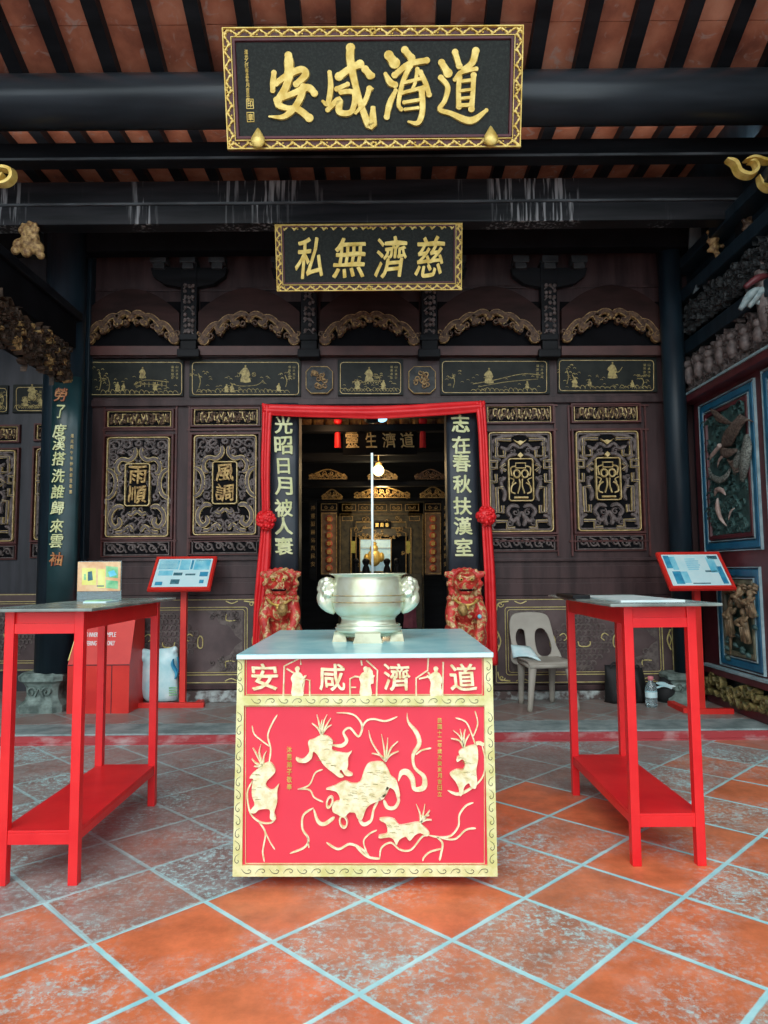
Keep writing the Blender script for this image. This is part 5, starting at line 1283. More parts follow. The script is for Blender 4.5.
secs = [((bx(l) + bx(r)) / 2, Yg, max(ZP, bz(y)), (bx(r) - bx(l)) / 2, d * .6) for y, l, r, d in ((701, 146, 176, .10), (697, 143, 178, .14), (688, 141, 179, .16), (678, 141, 179, .16), (668, 141, 178.5, .15), (660, 142, 178, .13), (655, 145, 178, .09), (651, 150, 177, .05), (648, 158, 175, .02))]
cb = empty('carrier_bag', (bx(160), Yg, ZP)); b_ = blob_loft(secs, 32, .045, 4)
b_.tube([(bx(146), Yg - .03, bz(657)), (bx(141), Yg - .05, bz(656)), (bx(138.5), Yg - .05, bz(652)), (bx(140), Yg - .05, bz(650.5)), (bx(146), Yg - .03, bz(652)), (bx(152), Yg, bz(655))], [.05, .035, .015, .03, .04, .04], 8)
b_.tube([(bx(172), Yg, bz(652)), (bx(176), Yg - .02, bz(648)), (bx(177), Yg - .02, bz(647))], [.05, .03, .01], 8)
remeshed(b_, 'sack', 'bag', cb, .014, 2)
mb = MB(); Pg = Photo(Yg - .10)
for k in range(4): mb.stroke(Pg, [(169, 688 + k * 2.4), (177, 687.5 + k * 2.4)], 1.2, 0, .004, 1)
mb.build('green_print', 'print_green', cb)
mb = MB(); mb.stroke(Pg, [(173, 659), (172, 665), (176, 673), (175, 679)], [1, 4, 4, 2], -.02, .006, 5); mb.stroke(Pg, [(177, 657), (178, 664), (178, 672)], 1.4, -.03, .004, 4); mb.build('blue_print', 'print_blue', cb)
tag(cb, 'stuffed pale blue plastic carrier bag standing against the wall left of the altar', 'carrier bag')

# ================================================================== PLASTIC CHAIR
ch = empty('plastic_chair', (0, 0, 0)); fl, frr = Vector((1.29, 6.52, ZP)), Vector((1.735, 6.57, ZP)); rl, rrr = Vector((1.29, 6.93, ZP)), Vector((1.60, 7.0, ZP))
zs_ = .50; cc = (fl + frr + rl + rrr) / 4; ch.location = (cc.x, cc.y, ZP)
tfl, tfr, trl, trr = Vector((1.335, 6.56, zs_)), Vector((1.66, 6.60, zs_)), Vector((1.30, 6.92, zs_)), Vector((1.60, 6.95, zs_))
for a, b in ((fl, tfl), (frr, tfr), (rl, trl), (rrr, trr)):
    mb = MB(); m_ = a.lerp(b, .5); mb.tube([a, m_ + (b - a).cross(Vector((0, 1, 0))).normalized() * 0, b], [.024, .030, .040], 10, 4, True, flat=(Vector((0, 1, 0)), .7)); mb.build('leg', 'plastic_grey', ch)
mb = MB()
def seatf(u, v):
    a, b = tfl.lerp(tfr, u), trl.lerp(trr, u); e = .04
    p = a.lerp(b, v); return p + Vector(((u - .5) * .08, (v - .5) * .04, .015 - .02 * math.sin(PI * u) * math.sin(PI * v) - .03 * max(0, .12 - v) * 6))
mb.grid(seatf, 14, 14); mb.build('seat', 'plastic_grey', ch, solid=.022)
mb = MB(); mb.tube([tfl + Vector((-.03, -.02, -.02)), tfr + Vector((.05, -.02, -.02))], .022, 8, 1); mb.tube([tfr + Vector((.04, 0, -.02)), trr + Vector((.03, 0, -.02))], .020, 8, 1); mb.tube([tfl + Vector((-.03, 0, -.02)), trl + Vector((-.02, 0, -.02))], .020, 8, 1); mb.build('seat_rim', 'plastic_grey', ch)
# back with two oval openings, from a filled 2D outline
cu = bpy.data.curves.new('back', 'CURVE'); cu.dimensions = '2D'; cu.fill_mode = 'BOTH'; cu.extrude = .009; cu.bevel_depth = .006; cu.bevel_resolution = 1
zb0 = zs_; zb1 = at(533, 613, 6.99).z; bl = at(512, 650, 6.95).x; br = at(558, 650, 6.98).x; tl_ = at(513, 620, 6.99).x; tr_ = at(549, 620, 6.99).x
def spl(pts):
    s_ = cu.splines.new('POLY'); q_ = smooth_path(pts, 6, True); s_.points.add(len(q_) - 1)
    for i, p in enumerate(q_): s_.points[i].co = (p[0], p[1], 0, 1)
    s_.use_cyclic_u = True
W0, Hh = br - bl, zb1 - zb0
pxz = lambda x, y: (at(x, y, 6.97).x, at(x, y, 6.97).z - zb0)
spl([pxz(513, 662), pxz(512, 645), pxz(510.5, 630), pxz(511.5, 620), pxz(516, 614.5), pxz(530, 613), pxz(543, 614), pxz(549, 618), pxz(552, 630), pxz(555.5, 645), pxz(560, 656), pxz(559, 664), pxz(540, 665)])
spl([pxz(516, 643), pxz(515.5, 635), pxz(518, 629.5), pxz(521.5, 628.5), pxz(525, 631), pxz(526, 640), pxz(526, 648), pxz(521, 650)])
spl([pxz(537, 653), pxz(534.5, 641), pxz(535, 632), pxz(539, 628), pxz(544.5, 629), pxz(549, 636), pxz(551.5, 647), pxz(550, 654), pxz(544, 657)])
ob_ = bpy.data.objects.new('b', cu); col.objects.link(ob_); bpy.context.view_layer.update()
me = bpy.data.meshes.new_from_object(ob_.evaluated_get(bpy.context.evaluated_depsgraph_get()))
m_ = MB(); m_.add([(v.co.x, 6.93 + .10 * (v.co.y / Hh) + .01 + v.co.z - .05 * math.sin((v.co.x - bl) / W0 * PI) * 0, zb0 + v.co.y) for v in me.vertices], [tuple(p.vertices) for p in me.polygons])
bpy.data.objects.remove(ob_); bpy.data.meshes.remove(me); m_.build('backrest', 'plastic_grey', ch)
tag(ch, 'grey beige moulded plastic chair with oval openings in the back, right of the doorway', 'chair')
mb = MB()
def paperf(u, v):
    a, b = at(513, 658, 6.86), at(541, 661.5, 6.72); c2, d2 = at(511, 647, 6.93), at(530, 649, 6.93)
    p = a.lerp(b, u).lerp(c2.lerp(d2, u), v); return p + Vector((0, 0, .03 * math.sin(PI * u) * (1 - v) + .02 * v))
mb.grid(paperf, 8, 4); pp = mb.build('paper_sheets', 'paper_cyan', solid=.012); tag(pp, 'pale blue folded papers lying on the seat of the plastic chair', 'papers')

# ================================================================== BLACK BAGS AND BOTTLE
Yt = 6.98
def tote(x0, x1, y0, label, seed, logo):
    c0, c1 = at(x0, 690, Yt).x, at(x1, 690, Yt).x; zt2 = at(620, y0, Yt).z; root = empty('tote_bag', ((c0 + c1) / 2, Yt, ZP)); h_ = zt2 - ZP
    secs = [((c0 + c1) / 2 + .01 * math.sin(i), Yt, ZP + h_ * t, (c1 - c0) / 2 * s_, d) for i, (t, s_, d) in enumerate(((0, .95, .08), (.08, 1.0, .11), (.3, .99, .11), (.6, .90, .09), (.85, .84, .06), (1.0, .80, .03)))]
    blob_loft(secs, 24, .085, seed).build('bag_body', 'black_cloth', root)
    mb = MB(); mb.tube([((c0 * .7 + c1 * .3), Yt - .03, zt2 - .03), ((c0 * .6 + c1 * .4), Yt - .03, zt2 + .02), ((c0 * .4 + c1 * .6), Yt - .03, zt2 + .02), ((c0 * .3 + c1 * .7), Yt - .03, zt2 - .03)], .010, 8); mb.build('handle', 'black_cloth', root)
    if logo:
        mb = MB(); Pt = Photo(Yt - .118); letter(mb, Pt, 'G', 618.5, 680, 3.5, 5.5, 0, .003, .03, -1); mb.build('white_letter', 'white', root)
    return tag(root, label, 'bag')
tote(604, 625, 665, 'black fabric bag with a white letter on the floor behind the right red table', 1, True)
tote(628, 645, 668, 'black fabric bag directly left of the clear water bottle', 2, False)
bt = empty('water_bottle', at(651, 702, 6.72)); Yb2 = 6.72; x_ = at(651, 690, Yb2).x; bt.location = (x_, Yb2, ZP); r0 = .054
MB().lathe([(r0 * .8, ZP), (r0, ZP + .01), (r0, ZP + .06), (r0 * .95, ZP + .07), (r0, ZP + .08), (r0, ZP + .16), (r0 * .9, ZP + .19), (r0 * .42, ZP + .235), (r0 * .40, ZP + .25)], (x_, Yb2, 0), 20).build('bottle_body', 'clear', bt)
MB().lathe([(r0 * .46, ZP + .245), (r0 * .48, ZP + .275), (r0 * .4, ZP + .28)], (x_, Yb2, 0), 16).build('cap', mat('pink cap', (.8, .25, .28), None, .4), bt)
MB().lathe([(r0 * 1.01, ZP + .09), (r0 * 1.01, ZP + .14)], (x_, Yb2, 0), 20, cap=False).build('label_band', 'print_white', bt)
tag(bt, 'clear plastic water bottle with a pink cap on the floor between the black bags', 'bottle')
hb_ = empty('backpack', (0, 0, 0)); c0 = at(667, 685, 7.0); hb_.location = (c0.x, 6.98, ZP)
secs = [(c0.x, 6.98, ZP + z, rx, ry) for z, rx, ry in ((0, .10, .07), (.03, .125, .09), (.10, .13, .095), (.17, .11, .08), (.22, .07, .05), (.235, .03, .02))]
blob_loft(secs, 24, .04, 8).build('bag_body', 'black_cloth', hb_)
mb = MB(); Pq = Photo(6.87); mb.stroke(Pq, [(656, 683), (664, 684.5), (670, 686.5), (676, 686)], [3, 4.5, 3.5, 2], -.01, .008, 4, taper=.2); mb.stroke(Pq, [(657, 688), (664, 686), (672, 688.5)], 2, -.01, .006, 3); mb.build('pale_streak', 'paper_cyan', hb_)  # pale blue streaks across the front of the bag
tag(hb_, 'small rounded black backpack with a pale blue streak beside the right column', 'backpack')

# ================================================================== GUARDIAN LIONS
def lion(px, sgn, label):
    Yl = 6.72; x = at(px, 610, Yl).x; root = empty('guardian_lion', (x, Yl, ZP)); zb_ = at(px, 652, Yl).z
    V = lambda a, b, c_: (x + a * sgn, Yl + b, zb_ + c_)
    mb = MB(); mb.box(x - .21, Yl - .22, ZP, x + .21, Yl + .24, ZP + .10, .01).box(x - .17, Yl - .19, ZP + .10, x + .17, Yl + .2, zb_ - .05, .01).box(x - .20, Yl - .21, zb_ - .05, x + .20, Yl + .22, zb_ + .005, .01); mb.build('pedestal', 'stone', root)
    m_ = MB()
    m_.ball(V(0, -.04, .64), (.125, .12, .115)); m_.ball(V(0, -.14, .605), (.085, .07, .050)); m_.ball(V(0, -.13, .555), (.070, .06, .028))
    for s_ in (-1, 1):
        m_.ball(V(s_ * .05, -.13, .69), (.042, .04, .030)); m_.ball(V(s_ * .145, -.03, .715), (.050, .025, .030)); m_.ball(V(s_ * .175, -.04, .73), (.02, .015, .02))
        m_.ball(V(s_ * .075, -.12, .60), (.03, .03, .03)); m_.ball(V(s_ * .13, .03, .14), (.075, .13, .14)); m_.ball(V(s_ * .13, -.08, .05), (.05, .09, .045))
        m_.tube([V(s_ * .11, -.03, .46), V(s_ * .145, -.10, .32), V(s_ * .10, -.17, .18), V(s_ * .085, -.18, .05)], [.06, .052, .042, .045], 10)
        m_.ball(V(s_ * .085, -.205, .035), (.048, .06, .035))
        for k in range(6): m_.ball(V(s_ * (.13 + .012 * math.sin(k * 2)), -.02 + .02 * (k % 2), .45 + .045 * k), (.035, .04, .03), 8, 6)
    m_.ball(V(0, -.20, .625), (.024, .018, .018)); m_.ball(V(0, -.04, .42), (.125, .12, .16)); m_.ball(V(0, .06, .30), (.14, .15, .24)); m_.ball(V(0, .1, .12), (.15, .13, .13))
    for k in range(7): m_.ball(V(.05 * (k - 3), -.02, .76 - .004 * (k - 3) ** 2), (.028, .03, .028), 8, 6)
    for k in range(5): m_.ball(V(.055 * (k - 2), -.145 + .012 * (k - 2) ** 2, .50), (.03, .022, .022), 8, 6)
    remeshed(m_, 'body', 'lion', root, .010, 1)
    mb = MB(); mb.ball(V(0, -.165, .578), (.072, .045, .014)); mb.build('mouth', 'blackflat', root)
    mb = MB()
    for k in range(6): mb.ball(V(-.05 + .02 * k, -.200 + .006 * abs(k - 2.5), .583), (.007, .006, .008), 6, 4)
    mb.build('teeth', 'bone', root)
    for s_ in (-1, 1):
        mb = MB(); mb.ball(V(s_ * .048, -.165, .672), (.020, .014, .017)); mb.build('eye', 'gold', root); e2 = MB(); e2.ball(V(s_ * .048, -.178, .672), (.008, .005, .008)); e2.build('pupil', 'blackflat', root)
    mb = MB(); mb.ball(V(.04, -.19, .40), (.05, .05, .06)); mb.build('embroidered_ball', 'gold_dim', root)
    mb = MB(); mb.tube([V(-.12, -.08, .50), V(-.06, -.165, .455), V(0, -.185, .44), V(.06, -.165, .455), V(.12, -.08, .50)], .012, 8); mb.ball(V(0, -.195, .415), .022); mb.build('collar', 'gold', root)
    if sgn < 0:
        mb = MB(); mb.ball(V(-.115, -.15, .335), (.02, .012, .02)); mb.build('blue_knot', 'print_cyan', root)
    return tag(root, label, 'lion statue', 'guardian lions at the doorway')
lion(281, 1, 'red and gold painted guardian lion seated left of the doorway behind the altar')
lion(465, -1, 'red and gold painted guardian lion with a blue knot seated right of the doorway')
# ================================================================== INNER HALL BEHIND THE DOOR
HB = 12.6
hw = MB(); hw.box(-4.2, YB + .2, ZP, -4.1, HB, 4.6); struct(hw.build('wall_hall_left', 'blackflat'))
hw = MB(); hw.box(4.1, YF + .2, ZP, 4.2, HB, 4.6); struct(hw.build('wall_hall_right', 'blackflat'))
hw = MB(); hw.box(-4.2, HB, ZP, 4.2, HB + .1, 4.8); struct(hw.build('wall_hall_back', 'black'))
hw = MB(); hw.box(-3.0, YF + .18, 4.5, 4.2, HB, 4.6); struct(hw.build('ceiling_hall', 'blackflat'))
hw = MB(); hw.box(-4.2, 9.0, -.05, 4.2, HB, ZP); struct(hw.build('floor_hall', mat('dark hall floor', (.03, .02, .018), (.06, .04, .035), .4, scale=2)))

YS = 11.8; Ps = Photo(YS); rs_ = random.Random(21)
def pbox(mb, x0, y0, x1, y1, Y, d=.06, bev=0): 
    X0, Z0, X1, Z1 = rect(x0, y0, x1, y1, Y); mb.box(X0, Y, Z0, X1, Y + d, Z1, bev)
# altar screen
sh = empty('altar_shrine', (at(376, 600, YS).x, YS, ZP))
mb = MB(); pbox(mb, 338, 503, 352, 640, YS, .2); pbox(mb, 409, 503, 424, 640, YS, .2); pbox(mb, 338, 501, 424, 516, YS, .2); pbox(mb, 352, 516, 409, 536, YS + .05, .1); pbox(mb, 340, 574, 422, 644, YS - .3, .5)
mb.build('screen', mat('dark olive gilt wood', (.020, .016, .008), (.10, .08, .035), .5, scale=10, bmp=.3), sh)
g = MB()
for (x0, x1) in ((342, 356), (358, 371), (372, 387), (390, 402), (405, 419)): g.rrect(Ps, x0, 511, x1, 504, .8, 0, .03); g.stroke(Ps, spiral((x0 + x1) / 2 - 2, 507.5, 2, 1.2), .9, 0, .03, 1); g.stroke(Ps, spiral((x0 + x1) / 2 + 2, 507.5, 2, 1.2, 3, -1), .9, 0, .03, 1)
g.stroke(Ps, [(340, 640), (340, 514), (423, 514), (423, 640)], .7, 0, .03, 1); g.rrect(Ps, 342, 521, 353, 516, .7, 0, .03); g.rrect(Ps, 409, 521, 420, 516, .7, 0, .03)
g.stroke(Ps, [(351, 580), (351, 528), (356, 528), (356, 522), (406, 522), (406, 528), (411, 528), (411, 580)], 1.2, 0, .035, 1)
g.stroke(Ps, [(356, 578), (356, 533), (362, 531), (362, 528), (400, 528), (400, 531), (406, 533), (406, 578)], 1.0, 0, .035, 1)
for k in range(46):
    x, y = 354 + 56 * rs_.random(), 517 + 60 * rs_.random()
    if 359 < x < 402 and y > 533: continue
    g.stroke(Ps, spiral(x, y, 1.3 + rs_.random() * 1.6, 1.1, rs_.random() * 6, 1, .3, 6), .8, 0, .03, 1)
for k in range(26): g.stroke(Ps, spiral(358 + rs_.random() * 42, 534 + rs_.random() * 5, 1.6, 1, rs_.random() * 6, 1, .3, 6), .8, 0, .03, 1)
g.build('gilt_carving', 'gold_dim', sh)
for x in (353, 408):
    m_ = MB(); pbox(m_, x - 2.3, 541, x + 2.3, 553, YS - .03, .02); m_.build('lit_panel', mat('yellow green lit panel', (.3, .3, .05), (.5, .45, .1), .5, scale=20), sh)
m_ = MB(); pbox(m_, 373, 521.5, 391, 528.5, YS - .04, .03); m_.build('small_name_board', 'blackflat', sh)
m_ = MB(); Pn = Photo(YS - .045)
for k, c_ in enumerate('寶殿香'): letter(m_, Pn, c_, 377 + k * 5, 525, 3.4, 4, 0, .004, .03, -1)
m_.build('small_lettering', 'gold', sh)
m_ = MB(); pbox(m_, 360, 539, 391, 572, YS - .02, .02); m_.build('glass_case', 'screen_glow', sh)
m_ = MB(); Pc = Photo(YS - .05); m_.rrect(Pc, 359.5, 572, 391.5, 538.5, 1, 0, .02); m_.stroke(Pc, [(375, 539), (375, 572)], .5, 0, .02, 1); m_.stroke(Pc, [(360, 548), (391, 548)], .6, 0, .02, 1); m_.build('case_frame', 'gold_dim', sh)
m_ = MB(); p0 = at(374, 556, YS - .15); m_.ball(p0 + Vector((0, 0, -.03)), (.12, .06, .14)); m_.ball(p0 + Vector((0, 0, .12)), (.07, .05, .07)); m_.ball(p0 + Vector((.12, 0, -.02)), (.05, .05, .08)); m_.ball(p0 + Vector((-.12, 0, -.04)), (.05, .05, .08)); m_.ball(p0 + Vector((0, 0, .2)), (.05, .04, .03)); m_.build('deity_figure', 'gold', sh)
tag(sh, 'gilded altar screen with a lit glass case deep inside the dark hall', 'shrine')
# red disc couplet boards
for x0, x1, xc, lab in ((321, 337, 329, 'left'), (425, 441, 433, 'right')):
    rt = empty('couplet_board', at(xc, 570, 11.6)); m_ = MB(); pbox(m_, x0, 512, x1, 575, 11.6, .03); m_.build('board', mat('dusty rose gilt board', (.16, .09, .05), (.30, .18, .10), .5, scale=12), rt)
    m_ = MB(); pbox(m_, x0 - 1, 502, x1 + 1, 511, 11.6, .04); m_.build('head_board', 'black', rt)
    Pb = Photo(11.595); m_ = MB(); m_.rrect(Pb, x0, 574, x1, 513, .9, 0, .01); m_.rrect(Pb, x0, 510.5, x1, 503.5, .7, 0, .01); m_.stroke(Pb, spiral(xc - 3, 507, 2, 1.2), .8, 0, .012, 1); m_.stroke(Pb, spiral(xc + 3, 507, 2, 1.2, 3, -1), .8, 0, .012, 1); m_.build('gilt_edge', 'gold_dim', rt)
    for k in range(7):
        y = 519 + k * 8.2; m_ = MB(); c_ = Pb((xc, y), .01); m_.lathe([(.001, -.012), (.055, -.010), (.06, 0), (.055, .004), (.001, .004)], c_, 14, axis='y'); d_ = m_.build('disc', mat('red brown disc', (.45, .06, .03), (.6, .12, .06), .5, scale=20) if k == 0 and x0 < 400 else bpy.data.materials['red brown disc'], rt)
        m_ = MB(); letter(m_, Photo(11.575), '福壽康寧德澤長'[k], xc, y, 4.2, 4.4, 0, .004, .02, -1); m_.build('character', 'gold', d_)
    tag(rt, 'gilt board with a column of red discs inside the hall, %s of the altar screen' % lab, 'couplet board', 'red disc boards in the hall')
# side dark couplets in the hall
for x, lab in ((313, 'left'), (446, 'right')):
    m_ = MB(); pbox(m_, x - 3.5, 500, x + 3.5, 580, 11.2, .04); rt = empty('hall_column_board', at(x, 580, 11.2)); m_.build('board', 'black', rt)
    m_ = MB(); Pb = Photo(11.195)
    for k in range(8): letter(m_, Pb, '神靈顯赫佑萬民安'[k], x, 508 + k * 8, 4, 4.6, 0, .004, .01, -1)
    m_.build('lettering', 'gold_dim', rt); tag(rt, 'narrow black lettered board inside the hall near its %s doorpost' % lab, 'couplet board')
# beams of the hall with gilt scrolls
for (y0, y1, Y, m_) in ((452, 461, 10.0, 'black'), (481, 486, 10.6, 'black'), (498, 501, 11.3, 'black'), (424, 431, 9.2, 'black')):
    b_ = MB(); X0, Z0, X1, Z1 = rect(240, y0, 520, y1, Y); b_.box(-4.1, Y, Z0, 4.1, Y + .15, Z1, .01); struct(b_.build('beam_hall', m_))
def hall_scroll(x0, x1, y, hgt, Y, m_, label, n=6):
    rt = MB(); Pq = Photo(Y); W = x1 - x0
    rt.stroke(Pq, [(x0, y + hgt * .5), (x0 + W * .2, y - hgt * .1), (x0 + W * .5, y - hgt * .5), (x1 - W * .2, y - hgt * .1), (x1, y + hgt * .5)], 1.2, 0, .03, 6)
    for k in range(n):
        t = (k + .5) / n; rt.stroke(Pq, spiral(x0 + W * t, y + hgt * (.5 - math.sin(PI * t) * .6), 2.6, 1.3, k, 1 if t < .5 else -1, .2, 8), 1.0, 0, .03, 1)
        rt.stroke(Pq, [(x0 + W * t - 3, y + hgt * .3), (x0 + W * t, y), (x0 + W * t + 3, y + hgt * .35)], 1.0, 0, .025, 3)
    rt.stroke(Pq, [(x0, y + hgt * .55), (x1, y + hgt * .55)], 1.0, 0, .03, 1)
    for k in range(n * 3): rt.stroke(Pq, spiral(x0 + W * (k + .5) / (n * 3), y + hgt * (.2 + .25 * (k % 2)), 1.5, 1, k * 2, 1, .3, 6), .7, 0, .03, 1)
    tag(rt.build('hanging_scroll_frieze', m_), label, 'frieze', 'gilt friezes inside the hall')
hall_scroll(309, 347, 474, 9, 10.1, 'gold_dim', 'gilt scroll frieze inside the hall at the left of the hanging lamp')
hall_scroll(368, 397, 474, 9, 10.15, 'gold_dim', 'gilt scroll frieze inside the hall behind the hanging lamp')
hall_scroll(415, 446, 474, 9, 10.1, 'carve_brown', 'gilt scroll frieze inside the hall at the right of the hanging lamp')
hall_scroll(354, 410, 492, 10, 11.0, 'gold_dim', 'wide lit gilt valance above the altar screen in the hall', 9)
hall_scroll(322, 342, 494, 9, 11.0, 'gold_dim', 'small gilt valance inside the hall left of the altar screen', 4)
hall_scroll(420, 446, 492, 10, 11.0, 'gold_dim', 'small gilt valance inside the hall right of the altar screen', 4)
# hall name board with red ribbons
Yn = 9.3; nb = empty('hanging_name_board', at(381, 452, Yn)); m_ = MB(); pbox(m_, 343, 425, 417, 455, Yn, .04); m_.build('board', 'blackflat', nb)
Pn = Photo(Yn - .003)
for k, c_ in enumerate('靈生濟道'):
    m_ = MB(); letter(m_, Pn, c_, (352, 371, 389, 407)[k], 440, 13 - (k == 1) * 2, 15, 0, .012, .012, -1, shear=-.08, wob=.02); m_.build('character', 'gold_line', nb)
for a in (338, 423):
    m_ = MB(); cloth(m_, [(at(a - 2, 420, Yn - .02), at(a + 2, 420, Yn - .02)), (at(a - 3, 432, Yn - .03), at(a + 2.5, 432, Yn - .03)), (at(a - 3.5, 448, Yn - .03), at(a + 3, 448, Yn - .03))], 1.5, .01, nu=6); m_.ball(at(a, 421, Yn - .03), .06); m_.build('red_ribbon', 'red_cloth', nb)
tag(nb, 'black name board with gold characters and red ribbons hanging inside the hall', 'name board')
# fringe of orange cloth at the top of the hall
m_ = MB()
for k in range(12): cloth(m_, [(at(300 + k * 12.4, 419, 9.5), at(312 + k * 12.4, 419, 9.5)), (at(300.5 + k * 12.4, 424, 9.5), at(311.5 + k * 12.4, 424, 9.5)), (at(302 + k * 12.4, 430, 9.5), at(310 + k * 12.4, 430, 9.5))], 1, .01, nu=5)
tag(m_.build('fringed_valance', mat('orange brown silk valance', (.12, .025, .01), (.45, .24, .07), .6, scale=16), solid=.01), 'orange brown silk valance across the top of the dark hall behind the doorway', 'valance')
# lamps, and an added glowing ball standing in for a bluish reflection
c_ = at(378.5, 470.5, 9.7); lp = empty('hanging_lamp', c_ + Vector((0, 0, .12)))
MB().ball(c_, .078, 20, 14).build('globe', 'lamp_glow', lp); m_ = MB(); m_.tube([c_ + Vector((0, 0, .07)), (c_.x, c_.y, 4.5)], .008, 6, 1); m_.lathe([(.05, .0), (.035, .04), (.01, .06)], c_ + Vector((0, 0, .075)), 14); m_.build('stem', 'gold_dim', lp)
tag(lp, 'round glowing yellow lamp hanging inside the dark hall', 'lamp')
c2 = at(378, 418.5, 8.9); l2 = empty('cool_reflection', c2); m_ = MB(); m_.ball(c2 + Vector((.05, 0, .01)), (.07, .05, .06), 14, 8); m_.build('reflection_glow', 'cool_glow', l2)
m_ = MB(); m_.ball(c2 + Vector((-.08, 0, 0)), (.10, .06, .07), 14, 8); m_.tube([c2 + Vector((-.08, 0, .06)), (c2.x - .08, c2.y, 4.5)], .008, 6, 1); m_.build('reflection_mount', 'bluewood_haze', l2); tag(l2, 'small glowing stand-in for a bluish reflection just under the red drape inside the doorway', 'lamp')
for loc, e, colr, rad in (((c_.x, 9.5, c_.z), 16, (1, .72, .38), .1), ((at(382, 490, 10.8)), 9, (1, .75, .4), .1), ((at(376, 530, 11.2)), 10, (1, .8, .5), .1), ((at(330, 430, 9.0)), 8, (1, .6, .3), .2)):
    L = bpy.data.lights.new('hall light', 'POINT'); L.energy = e; L.color = colr; L.shadow_soft_size = rad; lo_ = bpy.data.objects.new('hall_light', L); lo_.location = loc; col.objects.link(lo_)

# offering things at the foot of the screen
m_ = MB(); X = at(365, 565, 10.9)
for px, r0 in ((356, .05), (366, .065), (387, .06), (397, .05)):
    c_ = at(px, 572, 10.9); v_ = MB(); v_.lathe([(r0 * .6, -.1), (r0, -.02), (r0 * .8, .06), (r0 * .5, .10), (r0 * .75, .13)], c_, 14); v_.ball(c_ + Vector((0, 0, .16)), (r0 * .9, r0 * .9, .05)); 
    tag(v_.build('offering_vase', 'black'), {356: 'leftmost dark vase on the altar in the hall, seen over the urn rim', 366: 'larger dark vase left of the joss stick in the hall', 387: 'dark vase right of the joss stick in the hall', 397: 'rightmost dark vase on the altar in the hall'}[px], 'vase', 'vases in the hall')
at_ = MB(); X0, Z0, X1, Z1 = rect(345, 576, 408, 640, 10.8); at_.box(X0, 10.75, ZP, X1, 11.1, at(375, 572, 10.9).z - .10, .01); tag(at_.build('offering_table', 'blackflat'), 'dark offering table in the hall hidden behind the brass urn', 'table')
m_ = MB(); cloth(m_, [(at(404, 606, 10.0), at(416, 606, 10.0)), (at(404, 616, 10.0), at(416, 616, 10.0)), (at(403, 628, 10.0), at(417, 628, 10.0))], 3, .015, nu=10); tag(m_.build('hanging_cloth', mat('dark pink cloth', (.12, .02, .04), (.22, .05, .07), .7, scale=8), solid=.02), 'dark pink cloth hanging low in the hall right of the urn', 'cloth')

# ================================================================== RIGHT SIDE WALL WITH RELIEF PANELS
XR = 3.12
struct(MB().box(XR + .04, 3.6, ZP, XR + .25, YF + .1, ZC + .1).build('wall_right', 'bluewood_haze'))
struct(MB().box(XR + .25, -4, 0, XR + .3, 3.6, 3.0).build('wall_right_far', 'stone'))
def SX(): return Surf((XR, 7.06, 0), (0, -1, 0), (0, 0, 1), (-1, 0, 0), 1)
Sx = SX()
struct(MB().box(XR, 4.0, .36, XR + .05, 7.07, 3.0).build('wall_right_panelling', 'maroon'))
def relief_panel(a0, a1, z0, z1, kind, label):
    root = empty('relief_panel', Sx(((a0 + a1) / 2, z0)))
    mb = MB(); mb.rrect(Sx, a0, z0, a1, z1, .010, 0, .022); mb.rrect(Sx, a0 + .095, z0 + .095, a1 - .095, z1 - .095, .010, 0, .024); mb.build('pale_lines', 'pale_trim', root)
    mb = MB(); mb.rrect(Sx, a0 + .014, z0 + .014, a1 - .014, z1 - .014, .078, 0, .022); mb.build('blue_frame', 'blue_trim', root)
    mb = MB(); mb.rrect(Sx, a0 + .11, z0 + .11, a1 - .11, z1 - .11, .05, 0, .026); mb.build('inner_frame', 'maroon' if kind == 'dragon' else 'olive', root)
    mb = MB(); slab(mb, Sx, a0 + .14, z0 + .14, a1 - .14, z1 - .14, -.002, .006); mb.build('ground', 'sea' if kind == 'dragon' else mat('dark green ground', (.010, .03, .022), (.04, .09, .07), .5, scale=9, bmp=.5), root)
    return root
rp = relief_panel(.13, 1.18, 1.50, 2.94, 'dragon', '')
r9 = random.Random(9); w_ = MB(); W0_, W1_ = .22, .98
for k in range(120):
    x, z = W0_ + .74 * r9.random(), 1.68 + (1.0 if k < 34 else .0 + 1.1) * r9.random() * (.62 if k < 34 else 1)
    w_.stroke(Sx, [(x - .06, z), (x - .02, z + .03), (x + .03, z + .028), (x + .05, z - .01), (x + .03, z - .03), (x + .01, z - .01)], .012, 0, .02 + .02 * r9.random(), 4, taper=.2)
w_.build('waves', 'sea', rp)
sd = lambda px, py: ((7.06 - side(px, py, XR).y), side(px, py, XR).z)
R3 = lambda px, py, h: Sx(sd(px, py), h); flatx = (Vector((1, 0, 0)), .55)
b_ = MB()
b_.tube([R3(750, 437, .03), R3(754, 446, .06), R3(754, 456, .07), R3(751, 467, .06), R3(746, 480, .03)], [.035, .060, .066, .060, .03], 12, flat=flatx)
b_.tube([R3(712, 468, .03), R3(717, 476, .05), R3(725, 480, .05), R3(732, 476, .05), R3(735, 468, .04)], [.012, .026, .030, .026, .012], 10, flat=flatx)
b_.tube([R3(738, 474, .03), R3(742, 462, .05), R3(746, 452, .05)], [.02, .04, .03], 10, flat=flatx)
b_.build('dragon_body', M.setdefault('scale', mat('pale scaled coil', (.04, .05, .045), (.34, .37, .33), .5, scale=60, bmp=.9)), rp)
b_ = MB()
